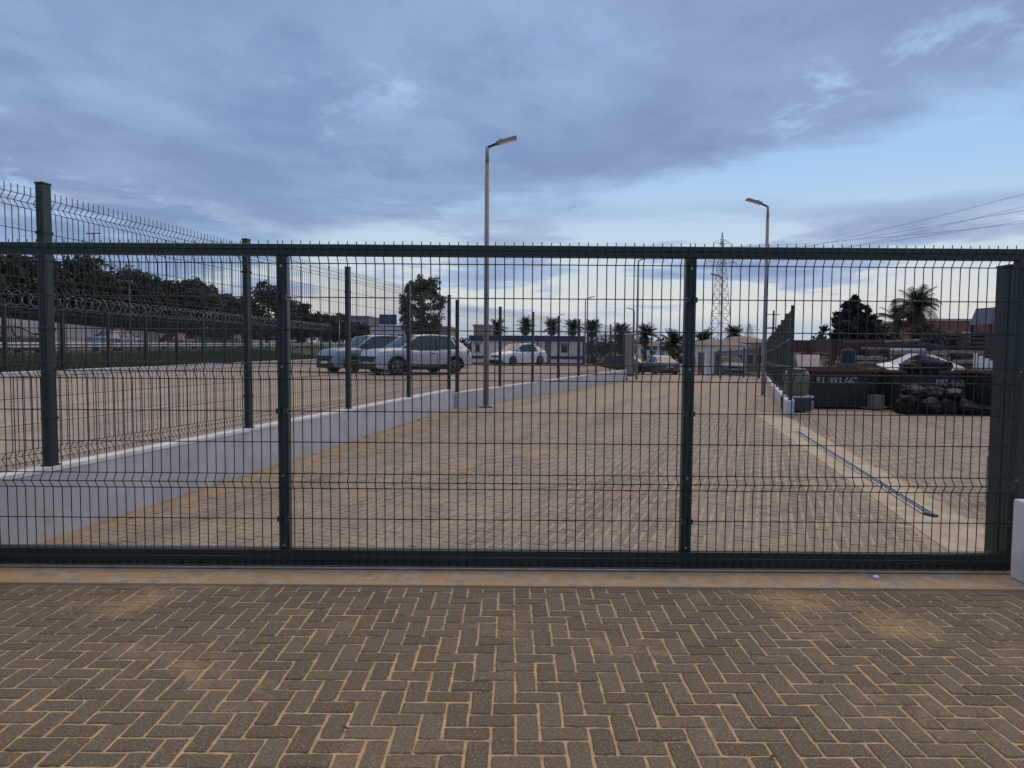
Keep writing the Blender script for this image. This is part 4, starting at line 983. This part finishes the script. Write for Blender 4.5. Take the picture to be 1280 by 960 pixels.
def skip(label, x, y, L, Wd, H, rz, text=None, tx=0.0, tsize=0.17):
    t_ = thing('skip_container', label, 'skip', (x, y, 0.0), rz, 'green skips')
    s = 0.10; m = MB(); th_ = 0.03
    def ring(k, z, inn): l = L / 2 - s * (1 - k) - inn; w = Wd / 2 - s * 0.4 * (1 - k) - inn; return [(-l, -w, z), (l, -w, z), (l, w, z), (-l, w, z)]
    vs = ring(0, 0.02, 0) + ring(1, H, 0) + ring(1, H, th_) + ring(0.1, 0.08, th_)
    fs = [(3, 2, 1, 0)] + [(r_ * 4 + k, r_ * 4 + (k + 1) % 4, (r_ + 1) * 4 + (k + 1) % 4, (r_ + 1) * 4 + k) for r_ in range(3) for k in range(4)] + [(12, 13, 14, 15)]
    m.add(vs, fs); m.build('tub', M_skip, t_)
    m = MB(); e = 0.03
    for a, b in (((-L / 2, -Wd / 2), (L / 2, -Wd / 2)), ((L / 2, -Wd / 2), (L / 2, Wd / 2)), ((L / 2, Wd / 2), (-L / 2, Wd / 2)), ((-L / 2, Wd / 2), (-L / 2, -Wd / 2))): m.bar((a[0], a[1], H + 0.015), (b[0], b[1], H + 0.015), 0.07, 0.06)
    m.build('rim', M_rust, t_)
    for k in (-0.42, -0.14, 0.14, 0.42):
        if text and abs(k) < 0.3: continue
        m = MB(); m.bar((k * L * 0.93, -Wd / 2 + s * .4 - 0.02, 0.04), (k * L, -Wd / 2 - 0.015, H - 0.02), 0.07, 0.04); m.build('rib', M_skip, t_)
    for sg in (-1, 1):
        m = MB(); m.tube([(sg * L * 0.36, -Wd / 2 - 0.05, H * 0.72), (sg * L * 0.36, -Wd / 2 + 0.02, H * 0.72)], 0.03, 8); m.build('lifting_pin', M_dark, t_)
    if text:
        o = put('lettering', text_mesh(text, tsize), t_); tilt = math.atan2(s * 0.4, H)
        o.location = (tx, -Wd / 2 + s * 0.4 * 0.28 - 0.012, H * 0.66); o.rotation_euler = (R(90) - tilt * -1, 0, 0)
    return t_
Ys = 16.4; sc_ = Ys / F
skip('dark green skip with white phone number, left of the pair', gx(1056, Ys), Ys + 0.6, 86 * sc_ + 0.1, 1.2, 0.86, R(-2), '91 893 662', -0.60, 0.21)
skip('dark green skip heaped with white sheets behind the black bags', gx(1180, 15.9), 15.9 + 0.6, 112 * 15.9 / F, 1.2, 0.86, R(-3), '893 662', -0.12, 0.19)
skip('dark green skip mostly hidden by the receiving post', gx(1275, 15.2), 15.2 + 0.5, 1.4, 1.1, 0.88, R(4))
skip('dark green skip wedged behind the two front skips', gx(1108, 18.2), 18.6, 1.5, 1.2, 0.92, R(3))
m = MB(); m.box((0, 0, 0.16), (0.26, 0.3, 0.32)); o = m.build('concrete_block', mat('block_grey', (0.25, 0.22, 0.18), 0.9), bevel=0.015); o.location = (gx(1097, 16.3), 16.3, 0); tag(o, 'tan concrete block in the gap between the two front skips', 'block')
# crate and tub
t_ = thing('plastic_tub', 'pale olive plastic tub standing on a dark crate by the right-hand fence', 'tub', (gx(997, 15.6), 15.6, 0.345))
m = MB(); m.lathe([(0.20, 0.0), (0.27, 0.06), (0.285, 0.42), (0.25, 0.52), (0.20, 0.54)], 14); 
for i_, v in enumerate(m.v): m.v[i_] = (v[0], v[1] * 0.8, v[2])
m.build('body', mat('olive_plastic', (0.13, 0.15, 0.10), 0.35), t_, True)
m = MB(); m.lathe([(0.21, 0.541), (0.22, 0.57), (0.12, 0.60)], 14); m.build('lid', mat('olive_lid', (0.10, 0.11, 0.09), 0.5), t_, True)
t_ = thing('crate', 'dark crate with a pale rim under the olive tub', 'crate', (gx(997, 15.6), 15.6, 0.0))
m = MB(); m.box((0, 0, 0.155), (0.52, 0.42, 0.29), 0, 1.04); m.build('box', mat('crate_dark', (0.05, 0.048, 0.05), 0.6), t_, bevel=0.02)
m = MB(); m.box((0, 0, 0.322), (0.60, 0.48, 0.045)); m.build('rim', mat('crate_rim', (0.52, 0.50, 0.47), 0.7), t_, bevel=0.01)
m = MB(); m.box((0.29, -0.12, 0.13), (0.08, 0.12, 0.2)); m.build('handle', M_lamp, t_, bevel=0.02)
# black bags
M_bag = mat('black_bag', (0.007, 0.008, 0.010), 0.42, 0, (0.014, 0.015, 0.018), 6, 0.6, 0.9, 22, spec=0.15)
def sack(label, x, y, z, w, d, h, seed, mt, name='rubbish_bag', cat='bag', group='black rubbish bags', pw=0.5):
    rr = random.Random(seed); me = MB(); nu, nv = 36, 24; vs = []; off = Vector((seed * 1.7, seed * 0.9, 0))
    for v in range(nv):
        f_ = v / (nv - 1); pr = math.sin(math.pi * min(1, 0.16 + f_ * 0.82)) ** pw
        for u in range(nu):
            a = 2 * math.pi * u / nu; q = Vector((math.cos(a) * pr * 1.3, math.sin(a) * pr * 1.3, f_ * 2.0)) + off
            k = pr * (1 + 0.30 * mnoise.noise(q) + 0.13 * mnoise.noise(q * 2.6) + 0.09 * mnoise.noise(q * 6.5))
            k = k if v else k * 0.9
            vs.append((w / 2 * k * math.cos(a), d / 2 * k * math.sin(a), h * (f_ * (1 + 0.25 * mnoise.noise(q * 0.8)) + 0.06 * mnoise.noise(q * 4.0)) if v else 0))
    me.add(vs, [(v * nu + u, v * nu + (u + 1) % nu, (v + 1) * nu + (u + 1) % nu, (v + 1) * nu + u) for v in range(nv - 1) for u in range(nu)] + [tuple((nv - 1) * nu + u for u in range(nu)), tuple(range(nu))[::-1]])
    o = me.build(name, mt, None, True); o.location = (x, y, z); return tag(o, label, cat, group)
Yb_ = 15.1
for k, (px, w, h, z, dy, lab) in enumerate([(1136, 0.46, 0.40, 0, 0, 'leftmost black rubbish bag in front of the heaped skip'), (1158, 0.60, 0.34, 0, -0.05, 'wide black bag second from the left on the ground'), (1184, 0.56, 0.36, 0, 0.03, 'middle glossy black bag on the ground'),
        (1208, 0.58, 0.30, 0, -0.04, 'slumped black bag right of the middle one'), (1230, 0.50, 0.20, 0, -0.02, 'small flat black bag at the right end of the pile'), (1146, 0.52, 0.34, 0.28, 0.12, 'black bag lying on top at the left of the pile'),
        (1172, 0.54, 0.32, 0.24, 0.14, 'black bag lying on top left of the middle'), (1197, 0.50, 0.30, 0.26, 0.12, 'black bag lying on top right of the middle')]):
    sack(lab, gx(px, Yb_), Yb_ + dy, z, w, 0.5, h, 300 + k, M_bag, pw=0.35)
# heap in the skip: white boards and a dark tarp
def board(label, c, w, d, rot, mt, name='sheet', cat='sheet', th_=0.03, group=None):
    m = MB(); m.box((0, 0, 0), (w, d, th_)); o = m.build(name, mt, bevel=0.006); o.location = c; o.rotation_euler = rot; return tag(o, label, cat, group)
Yh = 16.5
board('tilted white board at the left of the skip heap', (gx(1140, Yh), Yh, 0.97), 0.52, 0.7, (R(38), R(-22), R(8)), M_white, group='white boards on the skip')
board('white board behind the dark tarp peak', (gx(1156, Yh + .2), Yh + 0.2, 1.03), 0.50, 0.5, (R(62), R(4), R(-6)), M_white, group='white boards on the skip')
board('long pinkish white board sloping down to the right on the skip', (gx(1190, Yh), Yh, 0.97), 0.80, 0.40, (R(35), R(22), R(-5)), mat('pink_white', (0.74, 0.66, 0.62), 0.7), group='white boards on the skip')
board('small white board at the left edge of the skip heap', (gx(1118, Yh), Yh, 0.96), 0.45, 0.6, (R(15), R(-8), R(10)), M_white, group='white boards on the skip')
sack('dark navy tarp peaked over the skip heap', gx(1161, 16.1), 16.15, 0.80, 1.05, 0.7, 0.42, 320, mat('navy_tarp', (0.012, 0.014, 0.022), 0.7, 0, (0.018, 0.020, 0.03), 3, 0.7, 0.6, 9, spec=0.2), 'tarp', 'tarp', 'tarps')
sack('dark crumpled bag left of the tarp peak on the skip', gx(1142, 15.95), 16.0, 0.84, 0.42, 0.5, 0.28, 321, M_bag, 'rubbish_bag', 'bag')
M_plank = mat('weathered_plank', (0.30, 0.24, 0.18), 0.9, 0, (0.20, 0.16, 0.125), 4, 0.9, island=0.5)
M_plankd = mat('dark_plank', (0.075, 0.062, 0.055), 0.9, 0, (0.045, 0.038, 0.035), 3, 0.9, island=0.6)
M_plankp = mat('pale_plank', (0.34, 0.28, 0.22), 0.9, 0, (0.22, 0.18, 0.14), 4, 0.9, island=0.5)
def timber(label, x, y, z0, L, layers, per, mt, seed, th_=0.09, pw=0.14, skew=0.10, rz=0.0, group='stacks of timber'):
    rr = random.Random(seed); t_ = thing('timber_stack', label, 'timber stack', (x, y, z0), rz, group)
    for q in range(layers):
        z = th_ / 2 + q * (th_ + 0.035)
        if q % 2 == 0 or True:
            for sx in (-0.36, 0.0, 0.36):
                m = MB(); m.box((sx * L, 0, z + th_ / 2 + 0.0175), (0.07, per * pw, 0.033)); m.build('spacer', mt, t_)
        for k in range(per):
            ll = L * rr.uniform(0.86, 1.06); m = MB(); m.box((rr.uniform(-skew, skew), -per * pw / 2 + (k + .5) * pw, z), (ll, pw * 0.9, th_), rr.uniform(-0.015, 0.015)); m.build('plank', mt, t_)
    return t_
timber('pale weathered timber stack behind the numbered skip', gx(1087, 21), 21.5, -0.1, 1.30, 10, 4, M_plankp, 1)
timber('small pale timber stack left of the blue bundle', gx(1012, 22), 22.5, -0.1, 1.15, 10, 4, M_plankp, 2)
timber('wide brown timber stack at the back left of the scrap yard', gx(1010, 30), 30.5, -0.2, 2.0, 11, 4, M_plank, 3)
timber('tall dark timber stack beside the receiving post', gx(1236, 22), 22.5, -0.1, 2.2, 16, 5, M_plankd, 4, skew=0.25)
timber('dark timber stack stepping down left of the tallest stack', gx(1192, 24), 24.5, -0.1, 1.7, 11, 5, M_plankd, 5, skew=0.2)
timber('middle timber stack behind the heaped skip', gx(1140, 25), 25.5, -0.15, 1.9, 12, 4, M_plankd, 6, skew=0.15)
timber('low mixed timber stack behind the tarp', gx(1160, 20), 20.3, -0.05, 1.4, 11, 4, M_plank, 7, skew=0.15)
board('cream board leaning flat behind the numbered skip', (gx(1012, 19), 19.0, 0.98), 0.62, 0.5, (R(58), 0, R(-4)), mat('cream_board', (0.70, 0.56, 0.46), 0.8), 'board', 'board')
m = MB(); m.box((0, 0, 0.43), (0.7, 0.4, 0.84)); o = m.build('rubble_stand', M_grey, bevel=0.03); o.location = (gx(1012, 19.4), 19.5, -0.04); tag(o, 'grey block stand under the cream board', 'stand')
def red_beam(label, px, py, Y, L, rz, mt):
    X, Z = XZ(px, py, Y); m = MB()
    m.bb(-L / 2, L / 2, -0.05, 0.05, -0.035, -0.02); m.bb(-L / 2, L / 2, -0.05, 0.05, 0.02, 0.035); m.bb(-L / 2, L / 2, -0.01, 0.01, -0.0195, 0.0195)
    o = m.build('steel_beam', mt); o.location = (X, Y, Z); o.rotation_euler = (0, R(4), rz); return tag(o, label, 'beam')
M_redsteel = mat('red_steel', (0.28, 0.06, 0.045), 0.6, 0, (0.20, 0.05, 0.04), 5, 0.7)
red_beam('red steel beam lying on the timber left of the blue bundle', 1022, 443, 22.4, 1.0, R(-12), M_redsteel)
t_ = thing('wrapped_bundle', 'upright dark blue wrapped bundle between the timber stacks', 'bundle', (gx(1055, 21.5), 21.2, -0.1))
m = MB(); m.lathe([(0.17, 0), (0.19, 0.1), (0.18, 0.5), (0.20, 0.75), (0.185, 1.1), (0.20, 1.35), (0.16, 1.44), (0.05, 1.47)], 10)
m.v = [(q[0] * (1 + 0.1 * mnoise.noise(Vector(q) * 5)), q[1], q[2]) for q in m.v]
m.build('wrap', mat('blue_wrap', (0.014, 0.022, 0.035), 0.7, 0, (0.010, 0.015, 0.025), 3, 0.7), t_, True)
for zz in (0.35, 0.95):
    m = MB(); m.lathe([(0.20, zz), (0.208, zz + 0.01), (0.208, zz + 0.03), (0.20, zz + 0.04)], 10); m.build('strap', M_black, t_)
def container(label, px0, px1, py_top, Y, mt, depth=2.4, z0=-0.3, ribs=14):
    a, zt = XZ(px0, py_top, Y); b = gx(px1, Y); w = (b - a) / 2; h = zt - z0
    t_ = thing('shipping_container', label, 'container', ((a + b) / 2, Y, z0), 0, 'containers and sheds')
    m = MB(); m.bb(-w, w, 0.03, depth, 0.08, h - 0.05); m.build('body', mt, t_)
    for k in range(ribs):
        x = -w + 0.12 + (2 * w - 0.24) * k / (ribs - 1); m = MB(); m.box((x, 0.01, h / 2), (0.11, 0.036, h - 0.24)); m.build('corrugation', mt, t_)
    m = MB(); m.bb(-w - .02, w + .02, -0.02, depth + .02, h - 0.1, h); m.build('top_rail', mt, t_); m = MB(); m.bb(-w - .02, w + .02, -0.02, depth + .02, 0, 0.1); m.build('bottom_rail', mt, t_)
M_maroon = mat('maroon_steel', (0.10, 0.045, 0.038), 0.7, 0, (0.06, 0.035, 0.03), 1.5, 0.9)
container('maroon corrugated container below the jagged conifer', 1040, 1128, 424, 33, M_maroon, ribs=22)
container('dark rusty container at the back left of the scrap yard', 984, 1042, 425, 36, mat('rust_brown', (0.16, 0.09, 0.065), 0.8, 0, (0.10, 0.07, 0.06), 1.2, 0.9), ribs=14)
container('dark green container behind the dark timber stacks', 1118, 1240, 430, 30, mat('dark_container', (0.035, 0.045, 0.045), 0.6, 0, (0.05, 0.035, 0.03), 1.0, 0.9), ribs=26)
X, Z = XZ(1260, 384, 26); t_ = thing('hopper', 'blue-grey steel hopper top showing above the dark timber stack', 'hopper', (X, 26, -0.2))
m = MB(); h_ = Z + 0.2; m.add([(-0.62, 0, h_ - 0.62), (0.62, 0, h_ - 0.62), (0.62, 1.2, h_ - 0.62), (-0.62, 1.2, h_ - 0.62), (-0.45, 0.1, h_), (0.62, 0.1, h_), (0.62, 1.1, h_), (-0.45, 1.1, h_)], [(3, 2, 1, 0), (4, 5, 6, 7), (0, 1, 5, 4), (1, 2, 6, 5), (2, 3, 7, 6), (3, 0, 4, 7)]); m.build('bin', mat('blue_grey_steel', (0.10, 0.12, 0.17), 0.6), t_)
for a in (-0.55, 0.55):
    for b in (0.08, 1.12):
        m = MB(); m.bb(a - .04, a + .04, b - .04, b + .04, 0, h_ - 0.621); m.build('leg', M_dark, t_)
# white posts and odd bits at the right end of the heap
for k, (px, lab) in enumerate([(1220, 'tallest white stake at the right end of the heap'), (1227, 'second white stake from the heap'), (1234, 'short white stake near the receiving post'), (1241, 'last short white stake by the receiving post')]):
    m = MB(); h_ = 0.42 - 0.06 * k; m.bb(-0.04, 0.04, -0.02, 0.02, 0, h_); o = m.build('stake', M_white); o.location = (gx(px, 17.4), 17.4, 0.86); tag(o, lab, 'stake', 'white stakes')
timber('low dark timber stack carrying the white stakes', gx(1232, 17.4), 17.6, 0.0, 0.9, 7, 3, M_plankd, 8, th_=0.086, pw=0.2)
# logs right of the post
for k, (x, z, r_) in enumerate([(4.55, 0.62, 0.06), (4.70, 0.61, 0.055), (4.62, 0.50, 0.06), (4.50, 0.49, 0.05), (4.74, 0.49, 0.055), (4.60, 0.73, 0.05)]):
    m = MB(); m.lathe([(r_ * 0.9, -0.3), (r_, -0.28), (r_, 0.28), (r_ * 0.9, 0.3)], 9, (0, 0, 0), 'y'); o = m.build('log', mat('log_wood', (0.26, 0.17, 0.10), 0.9, 0, (0.10, 0.07, 0.05), 14, 0.9), None, True); o.location = (x, 6.3, z)
    tag(o, ('left log', 'right log', 'middle log', 'left log', 'right log', 'single top log')[k] + ('', '', ' in the bottom row', ' in the bottom row', ' in the bottom row', '')[k] + (' in the middle row' if k < 2 else '') + ' of the small stack right of the gate', 'log', 'cut logs')
t_ = thing('log_stand', 'grey block stand carrying the cut logs', 'stand', (4.62, 6.3, 0)); m = MB(); m.box((0, 0, 0.215), (0.42, 0.5, 0.43)); m.build('block', M_grey, t_, bevel=0.015)

# extra clutter of the scrap yard
for k, (px, py, Y, L, mt_, lab) in enumerate([(1098, 436, 27, 1.2, M_plankp, 'pale plank lying across the maroon container front'), (1135, 437, 23.5, 1.1, M_white, 'whitish plank on top of the middle timber stack'), (1160, 431, 24, 0.5, mat('teal_sheet', (0.05, 0.12, 0.16), 0.6), 'teal sheet scrap above the tarp'),
        (1078, 427, 31, 1.6, mat('red_panel', (0.20, 0.07, 0.055), 0.8), 'bright red plank along the maroon container'), (1128, 426, 28, 1.3, M_plankp, 'pale plank below the palm trunks'), (1205, 440, 21, 1.2, M_plank, 'brown plank jutting from the dark timber'), (1215, 452, 19, 0.9, M_plankp, 'pale plank end above the black bags')]):
    X, Z = XZ(px, py, Y); m = MB(); m.box((0, 0, 0), (L, 0.2, 0.09)); o = m.build('plank', mt_, bevel=0.01); o.location = (X, Y, Z); o.rotation_euler = (0, R(random.uniform(-4, 4)), R(random.uniform(-8, 8))); tag(o, lab, 'plank')
# litter on the forecourt
M_dry = mat('dry_leaf', (0.10, 0.055, 0.03), 0.9)
for k, (px, py, L, lab) in enumerate([(431, 911, 0.030, 'dark curled twig near the bottom left of the forecourt'), (1026, 853, 0.022, 'small dark leaf lying on the right of the forecourt'), (966, 947, 0.026, 'brown leaf at the bottom right of the forecourt'), (93, 761, 0.02, 'tiny dark leaf at the left of the forecourt'), (642, 769, 0.014, 'tiny pale chip near the middle of the forecourt'), (779, 744, 0.02, 'small chip by the edge of the threshold')]):
    p = gpt(px, py, 0.004); m = MB(); n_ = 5
    for i in range(n_):
        t0 = i / (n_ - 1); w_ = L * 0.22 * math.sin(math.pi * (0.08 + 0.84 * t0)) + 0.001; zz = 0.003 + 0.35 * L * (t0 - 0.5) ** 2
        m.v += [(L * (t0 - 0.5), -w_, zz + w_ * 0.5), (L * (t0 - 0.5), 0, zz), (L * (t0 - 0.5), w_, zz + w_ * 0.5)]
    m.f += [(i * 3 + j, (i + 1) * 3 + j, (i + 1) * 3 + j + 1, i * 3 + j + 1) for i in range(n_ - 1) for j in (0, 1)]
    o = m.build('dry_leaf', M_dry if k < 4 else M_plaster); o.location = p; o.rotation_euler = (0, 0, random.uniform(0, 6)); so = o.modifiers.new('thickness', 'SOLIDIFY'); so.thickness = 0.001; tag(o, lab, 'litter')

# grit and crumbs of sand along the gate track and over the forecourt
rr = random.Random(21); gm = MB()
def crumb(x, y, z, r_):
    vs = [(x + r_ * rr.uniform(.7, 1.2) * math.cos(a), y + r_ * rr.uniform(.7, 1.2) * math.sin(a), z - 0.0006) for a in (0.3, 1.6, 2.8, 4.0, 5.3)] + [(x + r_ * rr.uniform(-.3, .3), y + r_ * rr.uniform(-.3, .3), z + r_ * rr.uniform(0.5, 0.9))]
    gm.add(vs, [(0, 1, 5), (1, 2, 5), (2, 3, 5), (3, 4, 5), (4, 0, 5)])
for _ in range(2600): crumb(rr.uniform(-3.4, 3.1), 4.36 - abs(rr.gauss(0, 0.10)) if rr.random() < 0.75 else rr.uniform(4.12, 4.36), 0.012, rr.choice((0.0015, 0.002, 0.003, 0.0045)) * rr.uniform(0.8, 1.5))
for _ in range(1500): crumb(rr.uniform(-3.2, 3.2), rr.uniform(2.3, 4.1), 0.0012, rr.choice((0.001, 0.0015, 0.002)) * rr.uniform(0.8, 1.5))
gm.v = [v if v[1] > 4.10 or v[2] < 0.008 else (v[0], v[1], v[2] - 0.0115) for v in gm.v]
tag(gm.build('grit', M_sand2), 'loose grit and sand crumbs scattered in front of the gate', 'grit', kind='stuff')
